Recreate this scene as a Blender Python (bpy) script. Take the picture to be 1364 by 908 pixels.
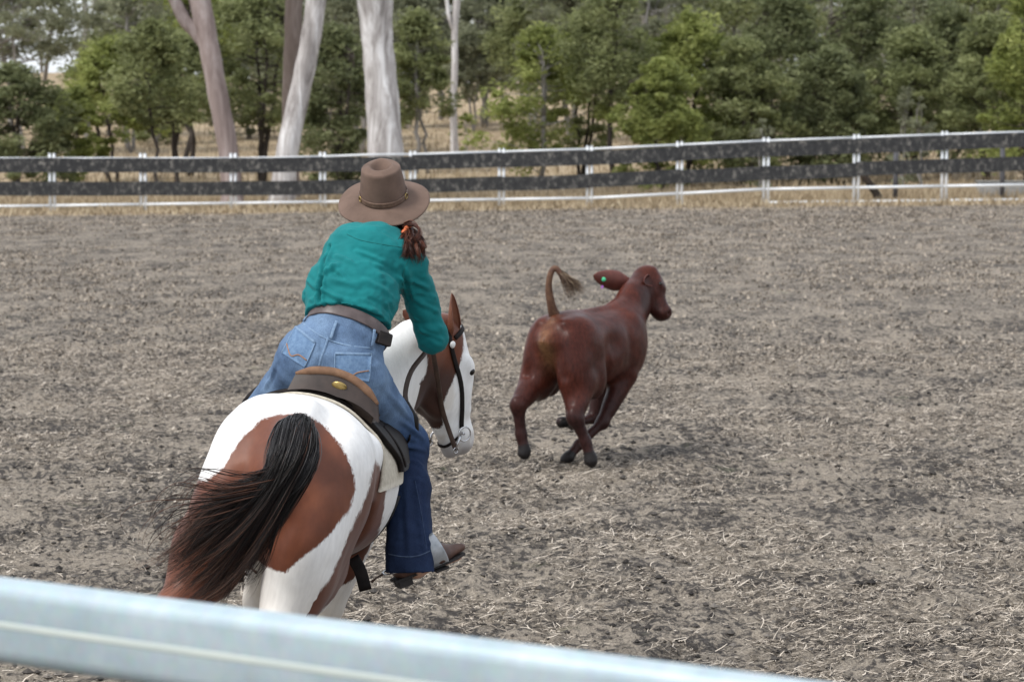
import bpy, math, random
import numpy as np
from mathutils import Vector, Matrix
from mathutils.bvhtree import BVHTree

for _o in list(bpy.data.objects):
    bpy.data.objects.remove(_o, do_unlink=True)
random.seed(7)
RNG = np.random.default_rng(11)
scene = bpy.context.scene
COL = scene.collection

# ------------------------------------------------------------------ camera
FPX, CX, CY, HORIZON, CAMH = 3600.0, 682.0, 454.0, 172.0, 2.35
PITCH = math.atan((CY - HORIZON) / FPX)
cam_data = bpy.data.cameras.new('camera')
cam_data.sensor_width = 36.0
cam_data.lens = FPX / 1364.0 * 36.0
cam_data.clip_start = 0.1
cam_data.clip_end = 3000.0
cam_data.dof.use_dof = True
cam_data.dof.focus_distance = 10.35
cam_data.dof.aperture_fstop = 7.0
cam = bpy.data.objects.new('camera', cam_data)
COL.objects.link(cam)
cam.location = (0, 0, CAMH)
cam.rotation_euler = (math.pi / 2 - PITCH, 0, 0)
scene.camera = cam

# ------------------------------------------------------------------ sky and sun
SUN_EL, SUN_AZ = math.radians(52), math.radians(-128)   # high, behind the camera on its left
world = bpy.data.worlds.new('World')
scene.world = world
world.use_nodes = True
wn, wl = world.node_tree.nodes, world.node_tree.links
for n in list(wn):
    wn.remove(n)
w_out = wn.new('ShaderNodeOutputWorld')
w_bg = wn.new('ShaderNodeBackground')
w_sky = wn.new('ShaderNodeTexSky')
w_sky.sky_type = 'NISHITA'
w_sky.sun_disc = False
w_sky.sun_elevation = SUN_EL
w_sky.sun_rotation = SUN_AZ
w_sky.air_density = 1.0
w_sky.dust_density = 2.5
w_sky.ozone_density = 1.0
w_tc = wn.new('ShaderNodeTexCoord')
w_ns = wn.new('ShaderNodeTexNoise')
w_ns.inputs['Scale'].default_value = 3.0
w_ns.inputs['Detail'].default_value = 5.0
w_mr = wn.new('ShaderNodeMapRange')
w_mr.inputs['From Min'].default_value = 0.30
w_mr.inputs['From Max'].default_value = 0.62
w_mr.inputs['To Min'].default_value = 0.45
w_mr.inputs['To Max'].default_value = 0.95
w_mix = wn.new('ShaderNodeMix')
w_mix.data_type = 'RGBA'
w_mix.inputs[7].default_value = (8.5, 8.9, 9.5, 1)      # thin bright cloud cover
wl.new(w_tc.outputs['Generated'], w_ns.inputs['Vector'])
wl.new(w_ns.outputs['Fac'], w_mr.inputs['Value'])
wl.new(w_mr.outputs['Result'], w_mix.inputs[0])
wl.new(w_sky.outputs['Color'], w_mix.inputs[6])
wl.new(w_mix.outputs[2], w_bg.inputs['Color'])
w_bg.inputs['Strength'].default_value = 0.105
wl.new(w_bg.outputs['Background'], w_out.inputs['Surface'])

sun_data = bpy.data.lights.new('sun', 'SUN')
sun_data.energy = 2.0
sun_data.angle = math.radians(14)
sun_data.color = (1.0, 0.965, 0.91)
sun = bpy.data.objects.new('sun', sun_data)
COL.objects.link(sun)
_sd = Vector((math.sin(SUN_AZ) * math.cos(SUN_EL), math.cos(SUN_AZ) * math.cos(SUN_EL), math.sin(SUN_EL)))
sun.rotation_euler = _sd.to_track_quat('Z', 'Y').to_euler()
sun.location = _sd * 60

scene.view_settings.view_transform = 'Standard'
scene.view_settings.look = 'None'
scene.view_settings.gamma = 1.0
scene.view_settings.exposure = 0.55
scene.view_settings.use_curve_mapping = False
scene.render.engine = 'CYCLES'
scene.cycles.use_denoising = True
scene.cycles.max_bounces = 6
scene.cycles.transparent_max_bounces = 4

# ------------------------------------------------------------------ helpers
_F = Vector((0, math.cos(PITCH), -math.sin(PITCH)))
_U = Vector((0, math.sin(PITCH), math.cos(PITCH)))
_R = Vector((1, 0, 0))
CAMP = Vector((0, 0, CAMH))

def at(px, py, d):
    """the place seen at a pixel of the photograph at distance d (used to take measurements)"""
    return CAMP + _F * d + _R * ((px - CX) / FPX * d) - _U * ((py - CY) / FPX * d)

def sstep(a, b, x):
    t = np.clip((x - a) / (b - a), 0, 1)
    return t * t * (3 - 2 * t)

def terrain(x, y):
    x = np.asarray(x, float); y = np.asarray(y, float)
    h = sstep(25, 72, y) * (0.11 + 0.0108 * np.clip(x, -40, 40))
    t = np.clip(y - 84, 0, None)
    top = 5.6 + 1.5 * sstep(-8, -34, x)
    hill = top * (.35 * np.clip(t / 125, 0, 1) + .65 * sstep(0, 125, t)) + .9 * np.sin(x / 23.0 + 1) * sstep(30, 120, t) * .35
    return h + hill

def tz(x, y):
    return float(terrain(x, y))

def put(o, parent=None):
    COL.objects.link(o)
    if parent is not None:
        o.parent = parent
    return o

def tag(o, label=None, cat=None, group=None, kind=None):
    if label: o['label'] = label
    if cat: o['category'] = cat
    if group: o['group'] = group
    if kind: o['kind'] = kind
    return o

def empty(name, loc=(0, 0, 0), rot=(0, 0, 0)):
    o = bpy.data.objects.new(name, None)
    o.empty_display_size = 0.1
    o.location = loc
    o.rotation_euler = rot
    return put(o)

def mesh_np(name, V, Q, mat=None, parent=None, smooth=True, attrs=None, world_to=None):
    """V (n,3), Q (m,k) faces of one size, or a list of such arrays"""
    V = np.asarray(V, np.float32)
    if world_to is not None:
        M = np.array(world_to)
        V = (V @ M[:3, :3].T + M[:3, 3]).astype(np.float32)
    Qs = Q if isinstance(Q, list) else [Q]
    Qs = [np.asarray(q, np.int32) for q in Qs if len(q)]
    me = bpy.data.meshes.new(name)
    me.vertices.add(len(V))
    me.vertices.foreach_set('co', V.ravel())
    loops = np.concatenate([q.ravel() for q in Qs])
    tot = np.concatenate([np.full(len(q), q.shape[1], np.int32) for q in Qs])
    st = np.concatenate([[0], np.cumsum(tot)[:-1]]).astype(np.int32)
    me.loops.add(len(loops))
    me.loops.foreach_set('vertex_index', loops)
    me.polygons.add(len(tot))
    me.polygons.foreach_set('loop_start', st)
    me.polygons.foreach_set('loop_total', tot)
    me.update(calc_edges=True)
    me.polygons.foreach_set('use_smooth', np.full(len(tot), bool(smooth)))
    if attrs:
        for k, a in attrs.items():
            a = np.asarray(a, np.float32)
            if a.ndim == 1:
                at_ = me.attributes.new(k, 'FLOAT', 'POINT')
                at_.data.foreach_set('value', a)
            else:
                at_ = me.attributes.new(k, 'FLOAT_COLOR', 'POINT')
                at_.data.foreach_set('color', np.c_[a, np.ones(len(a))].astype(np.float32).ravel())
    me.validate()
    if mat is not None:
        me.materials.append(mat)
    o = bpy.data.objects.new(name, me)
    return put(o, parent)

class MB:
    """collects tubes, boxes and sweeps into one mesh"""
    def __init__(self): self.v, self.q, self.n = [], {}, 0
    def add(self, V, *faces):
        V = np.asarray(V, float).reshape(-1, 3)
        for f in faces:
            f = np.asarray(f, int)
            if len(f): self.q.setdefault(f.shape[1], []).append(f + self.n)
        self.v.append(V); self.n += len(V)
    def box(self, c, sx, sy, sz, M=None):
        g = np.array([[x, y, z] for x in (-.5, .5) for y in (-.5, .5) for z in (-.5, .5)]) * [sx, sy, sz]
        if M is not None: g = g @ np.array(M)[:3, :3].T
        self.add(g + np.array(c), [[0, 1, 3, 2], [4, 6, 7, 5], [0, 4, 5, 1], [2, 3, 7, 6], [0, 2, 6, 4], [1, 5, 7, 3]])
    def tube(self, pts, rad, n=8, cap=True, flat=None, up=None, squash=1.0):
        """round or flattened tube along pts; flat = (half width, half thickness)"""
        P = np.array([list(p) for p in pts], float); m = len(P)
        T = np.gradient(P, axis=0); T /= np.linalg.norm(T, axis=1)[:, None] + 1e-9
        R = np.broadcast_to(np.asarray(rad, float), (m,))
        if up is None:
            u0 = np.array([0, 0, 1.]) if abs(T[0][2]) < 0.9 else np.array([1., 0, 0])
            U = np.zeros((m, 3)); u = u0
            for i in range(m):
                u = u - T[i] * np.dot(u, T[i]); u /= np.linalg.norm(u) + 1e-9; U[i] = u
        else:
            U = np.array([list(p) for p in up], float)
            if U.ndim == 1: U = np.tile(U, (m, 1))
            U = U - T * np.sum(U * T, 1)[:, None]; U /= np.linalg.norm(U, axis=1)[:, None] + 1e-9
        W = np.cross(T, U)
        if flat is not None:
            hw, ht = flat
            ang = np.array([[1, .6], [.8, 1], [-.8, 1], [-1, .6], [-1, -.6], [-.8, -1], [.8, -1], [1, -.6]]); n = 8
            V = P[:, None] + W[:, None] * (ang[None, :, :1] * hw) * R[:, None, None] + U[:, None] * (ang[None, :, 1:] * ht)
        else:
            a = np.linspace(0, 2 * np.pi, n, endpoint=False)
            V = P[:, None] + (W[:, None] * np.cos(a)[None, :, None] + U[:, None] * np.sin(a)[None, :, None] * squash) * R[:, None, None]
        i = np.arange(m - 1)[:, None] * n; j = np.arange(n)[None]; k = (j + 1) % n
        Q = np.stack([i + j, i + k, i + n + k, i + n + j], -1).reshape(-1, 4)
        V = V.reshape(-1, 3)
        if cap:
            V = np.vstack([V, P[0], P[-1]]); c0, c1 = m * n, m * n + 1
            j = np.arange(n); k = (j + 1) % n
            t = np.vstack([np.c_[k, j, np.full(n, c0)], np.c_[(m - 1) * n + j, (m - 1) * n + k, np.full(n, c1)]])
            self.add(V, Q, t)
        else:
            self.add(V, Q)
    def build(self, name, mat, parent=None, smooth=True, world_to=None, attrs=None):
        return mesh_np(name, np.vstack(self.v), [np.vstack(x) for x in self.q.values()], mat, parent, smooth, attrs, world_to)

def bevel(o, w=0.004, seg=2):
    m = o.modifiers.new('bevel', 'BEVEL'); m.width = w; m.segments = seg; m.limit_method = 'ANGLE'
    return o

def spline(pts, n):
    """Catmull-Rom through pts, n samples"""
    P = np.array([list(p) for p in pts], float)
    if len(P) == 2: return P[0] + (P[1] - P[0]) * np.linspace(0, 1, n)[:, None]
    P = np.vstack([2 * P[0] - P[1], P, 2 * P[-1] - P[-2]])
    t = np.linspace(0, len(P) - 3 - 1e-6, n); i = t.astype(int); f = (t - i)[:, None]
    a, b, c, d = P[i], P[i + 1], P[i + 2], P[i + 3]
    return .5 * (2 * b + (c - a) * f + (2 * a - 5 * b + 4 * c - d) * f ** 2 + (3 * b - a - 3 * c + d) * f ** 3)

# --- numpy noise
_LAT = np.random.default_rng(3).random((64, 64, 64)).astype(np.float32)
def vnoise(P):
    P = np.asarray(P, float); i = np.floor(P).astype(int); f = P - i; f = f * f * (3 - 2 * f)
    r = 0
    for a in (0, 1):
        for b in (0, 1):
            for c in (0, 1):
                w = (f[..., 0] if a else 1 - f[..., 0]) * (f[..., 1] if b else 1 - f[..., 1]) * (f[..., 2] if c else 1 - f[..., 2])
                r = r + w * _LAT[(i[..., 0] + a) & 63, (i[..., 1] + b) & 63, (i[..., 2] + c) & 63]
    return r
def fbm(P, o=4, g=.5):
    P = np.asarray(P, float); s, a, t = 0, 1, 0
    for k in range(o):
        s = s + a * vnoise(P * 2 ** k + 17.3 * k); t += a; a *= g
    return s / t

# --- implicit surfaces: limbs and muscles melted into one continuous skin
class Field:
    def __init__(self, lo, hi, h):
        self.lo = np.array(lo, float); self.h = h
        self.n = np.ceil((np.array(hi) - self.lo) / h).astype(int) + 1
        self.F = np.full(self.n, .25, np.float32)
    def copy(self):
        f = Field.__new__(Field); f.lo, f.h, f.n, f.F = self.lo, self.h, self.n, self.F.copy(); return f
    def _sub(self, lo, hi):
        a = np.clip(np.floor((np.array(lo) - self.lo) / self.h).astype(int), 0, self.n)
        b = np.clip(np.ceil((np.array(hi) - self.lo) / self.h).astype(int) + 1, 0, self.n)
        if np.any(b <= a): return None
        ax = [(self.lo[i] + self.h * np.arange(a[i], b[i])) for i in range(3)]
        g = (ax[0][:, None, None], ax[1][None, :, None], ax[2][None, None, :])
        return (slice(a[0], b[0]), slice(a[1], b[1]), slice(a[2], b[2])), g
    def _mix(self, sl, d, k, sub):
        A = self.F[sl]
        if sub:
            d = -d; h = np.maximum(k - np.abs(A - d), 0) / k; self.F[sl] = np.maximum(A, d) + h * h * k * .25
        else:
            h = np.maximum(k - np.abs(A - d), 0) / k; self.F[sl] = np.minimum(A, d) - h * h * k * .25
    def seg(self, a, b, ra, rb, k=.04, u=None, fl=1.0, fl2=None, sub=False):
        a = np.array(list(a), float); b = np.array(list(b), float)
        if fl2 is None: fl2 = fl
        m = max(ra, rb) * max(fl, fl2, 1) + k + .03
        r = self._sub(np.minimum(a, b) - m, np.maximum(a, b) + m)
        if r is None: return
        sl, g = r
        ab = b - a; L = ab @ ab + 1e-12
        t = np.clip(((g[0] - a[0]) * ab[0] + (g[1] - a[1]) * ab[1] + (g[2] - a[2]) * ab[2]) / L, 0, 1)
        w = [g[i] - a[i] - t * ab[i] for i in range(3)]
        if u is not None:
            u = np.array(list(u), float); u /= np.linalg.norm(u)
            wu = w[0] * u[0] + w[1] * u[1] + w[2] * u[2]
            f = 1 / (fl + (fl2 - fl) * t) - 1
            w = [w[i] + u[i] * wu * f for i in range(3)]
        d = np.sqrt(w[0] ** 2 + w[1] ** 2 + w[2] ** 2) - (ra + (rb - ra) * t)
        self._mix(sl, d, k, sub)
    def chain(self, pts, rads, k=.04, u=None, fl=1.0):
        fls = fl if isinstance(fl, (list, tuple)) else [fl] * len(pts)
        for i in range(len(pts) - 1):
            self.seg(pts[i], pts[i + 1], rads[i], rads[i + 1], k, u, fls[i], fls[i + 1])
    def ell(self, c, r, k=.04, rot=None, sub=False):
        c = np.array(list(c), float); r = np.array(r, float); m = r.max() + k + .03
        q = self._sub(c - m, c + m)
        if q is None: return
        sl, g = q
        w = [g[i] - c[i] for i in range(3)]
        if rot is not None:
            M = np.array(rot)[:3, :3]       # columns are the ellipsoid's axes
            w = [w[0] * M[0, i] + w[1] * M[1, i] + w[2] * M[2, i] for i in range(3)]
        k0 = np.sqrt(sum((w[i] / r[i]) ** 2 for i in range(3))); k1 = np.sqrt(sum((w[i] / r[i] ** 2) ** 2 for i in range(3))) + 1e-9
        self._mix(sl, k0 * (k0 - 1) / k1, k, sub)
    def trunk(self, keys, k=.05):
        """keys: (y, centre z, half width, height above, height below[, centre x])"""
        K = np.array(keys, float); ax = [self.lo[i] + self.h * np.arange(self.n[i]) for i in range(3)]
        y = ax[1]; yc = np.clip(y, K[0, 0], K[-1, 0])
        tt = np.interp(yc, K[:, 0], np.arange(len(K)))
        S = spline(K[:, 1:], 400); val = [np.interp(tt, np.linspace(0, len(K) - 1, 400), S[:, j]) for j in range(S.shape[1])]
        zc, w, ht, hb = val[:4]; xc = val[4] if len(val) > 4 else np.zeros_like(zc)
        x = ax[0][:, None, None] - xc[None, :, None]; z = ax[2][None, None, :] - zc[None, :, None]
        hz = np.where(z > 0, ht[None, :, None], hb[None, :, None]); ww = w[None, :, None]
        q = (np.abs(x / ww) ** 2.2 + np.abs(z / hz) ** 2.2) ** (1 / 2.2)
        ov = np.abs(y - yc)[None, :, None]
        d = (q - 1) * np.minimum(ww, hz); d = np.where(ov > 0, np.sqrt(np.maximum(d, 0) ** 2 + ov ** 2) + np.minimum(d, 0), d)
        self._mix((slice(None),) * 3, d.astype(np.float32), k, False)
    def plane(self, p, nrm, k=.01):
        """keep the side the normal points away from"""
        p = np.array(list(p), float); nrm = np.array(list(nrm), float); nrm /= np.linalg.norm(nrm)
        ax = [self.lo[i] + self.h * np.arange(self.n[i]) for i in range(3)]
        d = (ax[0][:, None, None] - p[0]) * nrm[0] + (ax[1][None, :, None] - p[1]) * nrm[1] + (ax[2][None, None, :] - p[2]) * nrm[2]
        self.F = np.maximum(self.F, d.astype(np.float32))
    def mesh(self, iso=0.0, relax=2):
        F = self.F - iso; F = F.copy()
        F[0], F[-1] = .1, .1; F[:, 0], F[:, -1] = .1, .1; F[:, :, 0], F[:, :, -1] = .1, .1
        S = F < 0; nx, ny, nz = F.shape
        c = np.zeros((nx - 1, ny - 1, nz - 1), np.int8)
        off = [(a, b, d) for a in (0, 1) for b in (0, 1) for d in (0, 1)]
        for a, b, d in off: c += S[a:nx - 1 + a, b:ny - 1 + b, d:nz - 1 + d]
        act = (c > 0) & (c < 8); I = np.argwhere(act); idx = np.full(act.shape, -1, np.int32); idx[act] = np.arange(len(I))
        acc = np.zeros((len(I), 3)); cnt = np.zeros(len(I))
        for e in range(3):
            for p in off:
                if p[e]: continue
                q = list(p); q[e] = 1
                f0 = F[I[:, 0] + p[0], I[:, 1] + p[1], I[:, 2] + p[2]]; f1 = F[I[:, 0] + q[0], I[:, 1] + q[1], I[:, 2] + q[2]]
                m = (f0 < 0) != (f1 < 0); t = np.where(m, f0 / np.where(m, f0 - f1, 1), 0)
                pt = np.tile(np.array(p, float), (len(I), 1)); pt[:, e] += t
                acc[m] += pt[m]; cnt[m] += 1
        V = self.lo + self.h * (I + acc / cnt[:, None])
        Q = []
        for e in range(3):
            a, b = (e + 1) % 3, (e + 2) % 3
            s0 = [slice(None)] * 3; s1 = [slice(None)] * 3; s0[e] = slice(0, -1); s1[e] = slice(1, None)
            m = S[tuple(s0)] != S[tuple(s1)]; E = np.argwhere(m); ins = S[tuple(s0)][m]
            da = np.zeros(3, int); db = np.zeros(3, int); da[a] = 1; db[b] = 1
            g = lambda X: idx[X[:, 0], X[:, 1], X[:, 2]]
            q = np.stack([g(E - da - db), g(E - db), g(E), g(E - da)], 1)
            q[~ins] = q[~ins][:, ::-1]; Q.append(q)
        Q = np.vstack(Q)
        ed = np.vstack([Q[:, [0, 1]], Q[:, [1, 2]], Q[:, [2, 3]], Q[:, [3, 0]]])
        deg = np.bincount(ed.ravel(), minlength=len(V))[:, None]
        for it in range(relax * 2):
            s = np.zeros_like(V)
            for d_ in range(3):
                s[:, d_] = np.bincount(ed[:, 0], V[ed[:, 1], d_], len(V)) + np.bincount(ed[:, 1], V[ed[:, 0], d_], len(V))
            V = V + (s / deg - V) * (.5 if it % 2 == 0 else -.48)
        return V, Q

def vnormals(V, Q):
    n = np.cross(V[Q[:, 2]] - V[Q[:, 0]], V[Q[:, 3]] - V[Q[:, 1]])
    N = np.zeros_like(V)
    for j in range(4):
        for d in range(3): N[:, d] += np.bincount(Q[:, j], n[:, d], len(V))
    return N / (np.linalg.norm(N, axis=1)[:, None] + 1e-12)

def bvh(V, Q):
    return BVHTree.FromPolygons([tuple(v) for v in V], [tuple(q) for q in Q])

def hit(tree, px, py, off=0.0):
    """the point of a modelled surface that the photograph shows at a pixel, with its normal"""
    d = (at(px, py, 10) - CAMP).normalized()
    p, n, i, _ = tree.ray_cast(CAMP, d)
    if p is None:
        p0 = at(px, py, 10.4); p, n, i, _ = tree.find_nearest(p0)
    return p + n * off, n

def strap(tree, pix, hw, ht, name, mat, parent, off=.003, n=24, world_to=None):
    """a flat strip lying on a modelled surface"""
    P = spline([(a, b, 0) for a, b in pix], n); pts, nn = [], []
    for a, b, _ in P:
        p, nrm = hit(tree, a, b, off); pts.append(p); nn.append(nrm)
    pts = np.array([list(p) for p in pts]); nn = np.array([list(p) for p in nn])
    for _ in range(2):
        pts[1:-1] = .5 * pts[1:-1] + .25 * (pts[2:] + pts[:-2]); nn[1:-1] = .5 * nn[1:-1] + .25 * (nn[2:] + nn[:-2])
    m = MB(); m.tube(pts, 1.0, flat=(hw, ht), up=nn)
    return m.build(name, mat, parent, world_to=world_to)

# ------------------------------------------------------------------ materials
def new_mat(name):
    m = bpy.data.materials.new(name); m.use_nodes = True
    nt = m.node_tree; b = nt.nodes['Principled BSDF']
    return m, nt.nodes, nt.links, b
def ramp(nodes, stops):
    r = nodes.new('ShaderNodeValToRGB'); e = r.color_ramp.elements
    while len(e) < len(stops): e.new(.5)
    for i, (p, c) in enumerate(stops):
        e[i].position = p; e[i].color = (c[0], c[1], c[2], 1)
    return r
def noise(nodes, links, scale, detail=4, rough=.55, coord='Object', stretch=None, dist=0):
    tc = nodes.new('ShaderNodeTexCoord'); n = nodes.new('ShaderNodeTexNoise')
    n.inputs['Scale'].default_value = scale; n.inputs['Detail'].default_value = detail; n.inputs['Roughness'].default_value = rough
    n.inputs['Distortion'].default_value = dist
    if stretch:
        mp = nodes.new('ShaderNodeMapping'); mp.inputs['Scale'].default_value = stretch
        links.new(tc.outputs[coord], mp.inputs['Vector']); links.new(mp.outputs['Vector'], n.inputs['Vector'])
    else:
        links.new(tc.outputs[coord], n.inputs['Vector'])
    return n
def mixc(nodes, links, fac, a, b, mode='MIX'):
    m = nodes.new('ShaderNodeMix'); m.data_type = 'RGBA'; m.blend_type = mode
    for s, v in ((0, fac), (6, a), (7, b)):
        if hasattr(v, 'is_linked') or isinstance(v, bpy.types.NodeSocket): links.new(v, m.inputs[s])
        elif isinstance(v, (int, float)): m.inputs[s].default_value = v
        else: m.inputs[s].default_value = (v[0], v[1], v[2], 1)
    return m.outputs[2]
def bump(nodes, links, b, h, strength=.3, dist=.01):
    n = nodes.new('ShaderNodeBump'); n.inputs['Strength'].default_value = strength; n.inputs['Distance'].default_value = dist
    links.new(h, n.inputs['Height']); links.new(n.outputs['Normal'], b.inputs['Normal']); return n
def simple(name, c0, c1, scale=20, rough=.6, metal=0.0, bmp=.15, bd=.004, stretch=None, detail=5, spec=.4, coord='Object'):
    m, N, L, b = new_mat(name)
    n = noise(N, L, scale, detail, .6, coord, stretch)
    r = ramp(N, [(.3, c0), (.7, c1)]); L.new(n.outputs['Fac'], r.inputs['Fac']); L.new(r.outputs['Color'], b.inputs['Base Color'])
    b.inputs['Roughness'].default_value = rough; b.inputs['Metallic'].default_value = metal; b.inputs['Specular IOR Level'].default_value = spec
    if bmp: bump(N, L, b, n.outputs['Fac'], bmp, bd)
    return m
def attr_mat(name, attr, stops, rough=.7, spec=.2, vary=.0, vscale=3, trans=0):
    m, N, L, b = new_mat(name)
    a = N.new('ShaderNodeAttribute'); a.attribute_name = attr
    r = ramp(N, stops); L.new(a.outputs['Fac'], r.inputs['Fac']); col = r.outputs['Color']
    if vary:
        n = noise(N, L, vscale, 3); r2 = ramp(N, [(.3, (1 - vary,) * 3), (.7, (1 + vary,) * 3)]); L.new(n.outputs['Fac'], r2.inputs['Fac'])
        col = mixc(N, L, 1.0, col, r2.outputs['Color'], 'MULTIPLY')
    L.new(col, b.inputs['Base Color'])
    b.inputs['Roughness'].default_value = rough; b.inputs['Specular IOR Level'].default_value = spec
    if trans:
        t = N.new('ShaderNodeBsdfTranslucent'); L.new(col, t.inputs['Color'])
        ms = N.new('ShaderNodeMixShader'); ms.inputs[0].default_value = trans
        out = [x for x in N if x.type == 'OUTPUT_MATERIAL'][0]
        L.new(b.outputs[0], ms.inputs[1]); L.new(t.outputs[0], ms.inputs[2]); L.new(ms.outputs[0], out.inputs['Surface'])
    return m
# ================================================================== the setting
# --- arena soil: dark crumbly earth with trampled dry grass; tan paddock beyond the fence
def make_ground_mat():
    m, N, L, b = new_mat('arena_soil')
    tc = N.new('ShaderNodeTexCoord')
    def nz(scale, detail, rough=.6, stretch=(1, 1, 1), dist=0):
        mp = N.new('ShaderNodeMapping'); mp.inputs['Scale'].default_value = stretch
        L.new(tc.outputs['Object'], mp.inputs['Vector'])
        n = N.new('ShaderNodeTexNoise'); n.inputs['Scale'].default_value = scale; n.inputs['Detail'].default_value = detail
        n.inputs['Roughness'].default_value = rough; n.inputs['Distortion'].default_value = dist
        L.new(mp.outputs['Vector'], n.inputs['Vector']); return n.outputs['Fac']
    soil = ramp(N, [(.25, (.020, .018, .017)), (.5, (.056, .050, .046)), (.78, (.145, .129, .117))]); L.new(nz(38, 6, .75), soil.inputs['Fac'])
    straw = ramp(N, [(.28, (.11, .094, .076)), (.52, (.28, .241, .195)), (.75, (.50, .44, .365))]); L.new(nz(95, 4, .75, (1, .55, 1), .5), straw.inputs['Fac'])
    mk = N.new('ShaderNodeMath'); mk.operation = 'ADD'
    p1 = N.new('ShaderNodeMath'); p1.operation = 'MULTIPLY'; p1.inputs[1].default_value = .64; L.new(nz(19, 5, .74, (1, .6, 1), .7), p1.inputs[0])
    p2 = N.new('ShaderNodeMath'); p2.operation = 'MULTIPLY'; p2.inputs[1].default_value = .36; L.new(nz(1.1, 6, .7, (1, .7, 1)), p2.inputs[0])
    L.new(p1.outputs[0], mk.inputs[0]); L.new(p2.outputs[0], mk.inputs[1])
    mr = N.new('ShaderNodeMapRange'); mr.inputs['From Min'].default_value = .455; mr.inputs['From Max'].default_value = .535
    L.new(mk.outputs[0], mr.inputs['Value'])
    arena = mixc(N, L, mr.outputs['Result'], soil.outputs['Color'], straw.outputs['Color'])
    gr = N.new('ShaderNodeMapRange'); gr.inputs['From Min'].default_value = .63; gr.inputs['From Max'].default_value = .74; gr.inputs['To Max'].default_value = .35
    L.new(nz(1.7, 5, .65), gr.inputs['Value'])
    arena = mixc(N, L, gr.outputs['Result'], arena, (.10, .125, .055))
    # dry paddock grass past the arena edge
    dry = ramp(N, [(.3, (.20, .15, .095)), (.5, (.34, .265, .175)), (.75, (.47, .385, .27))]); L.new(nz(1.3, 6, .65, (1, .5, 1)), dry.inputs['Fac'])
    sp = N.new('ShaderNodeSeparateXYZ'); L.new(tc.outputs['Object'], sp.inputs[0])
    wob = N.new('ShaderNodeMath'); wob.operation = 'MULTIPLY_ADD'; wob.inputs[1].default_value = 9.0; L.new(nz(.16, 4), wob.inputs[0]); L.new(sp.outputs['Y'], wob.inputs[2])
    ed = N.new('ShaderNodeMapRange'); ed.inputs['From Min'].default_value = 77.5; ed.inputs['From Max'].default_value = 80.5
    L.new(wob.outputs[0], ed.inputs['Value'])
    col = mixc(N, L, ed.outputs['Result'], arena, dry.outputs['Color'])
    L.new(col, b.inputs['Base Color'])
    b.inputs['Roughness'].default_value = .95; b.inputs['Specular IOR Level'].default_value = .12
    bump(N, L, b, nz(34, 6, .75), .8, .03)
    return m
MAT_GROUND = make_ground_mat()

def ground_h(x, y):
    """terrain plus clods and hoof scuffs"""
    P = np.stack([x, y, np.zeros_like(x)], -1)
    near = 1 - .75 * sstep(30, 75, y)
    c = (fbm(P * [5.5, 4.5, 1], 4, .6) - .5) * .085 + (fbm(P * [19, 16, 1] + 31, 3, .6) - .5) * .045
    big = (fbm(P * .9 + 9, 3) - .5) * .12
    return terrain(x, y) + (c + big) * near

def axis_pts(lims, steps):
    out = [lims[0]]
    for a, b, s in zip(lims[:-1], lims[1:], steps):
        n = max(1, int(round((b - a) / s))); out += list(np.linspace(a, b, n + 1)[1:])
    return np.array(out)
_y = [0.0]
_lim = [(-30, 2), (2, 10.6)]
ys = np.concatenate([np.linspace(-30, 2, 9), np.linspace(2, 10.6, 60)[1:]])
yy = [10.6]
while yy[-1] < 34: yy.append(yy[-1] + .027 * (yy[-1] / 11) ** 1.3)
while yy[-1] < 420: yy.append(yy[-1] + max(.16, .03 * (yy[-1] - 28)))
ys = np.concatenate([ys, yy[1:], [520, 700, 1000, 1500]])
xs = axis_pts([-900, -300, -90, -30, -8, -4.6, 4.6, 8, 30, 90, 300, 900], [150, 30, 3.0, .4, .07, .033, .07, .4, 3.0, 30, 150])
GX, GY = np.meshgrid(xs, ys, indexing='ij')
GZ = ground_h(GX, GY)
nxs, nys = len(xs), len(ys)
ii = (np.arange(nxs - 1)[:, None] * nys + np.arange(nys - 1)[None]).ravel()
GV = np.stack([GX.ravel(), GY.ravel(), GZ.ravel()], 1)
ground = mesh_np('ground', GV, np.stack([ii, ii + nys, ii + nys + 1, ii + 1], 1), MAT_GROUND)
tag(ground, 'grey brown trampled arena soil with tan paddock rising behind', None, None, 'structure')

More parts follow.
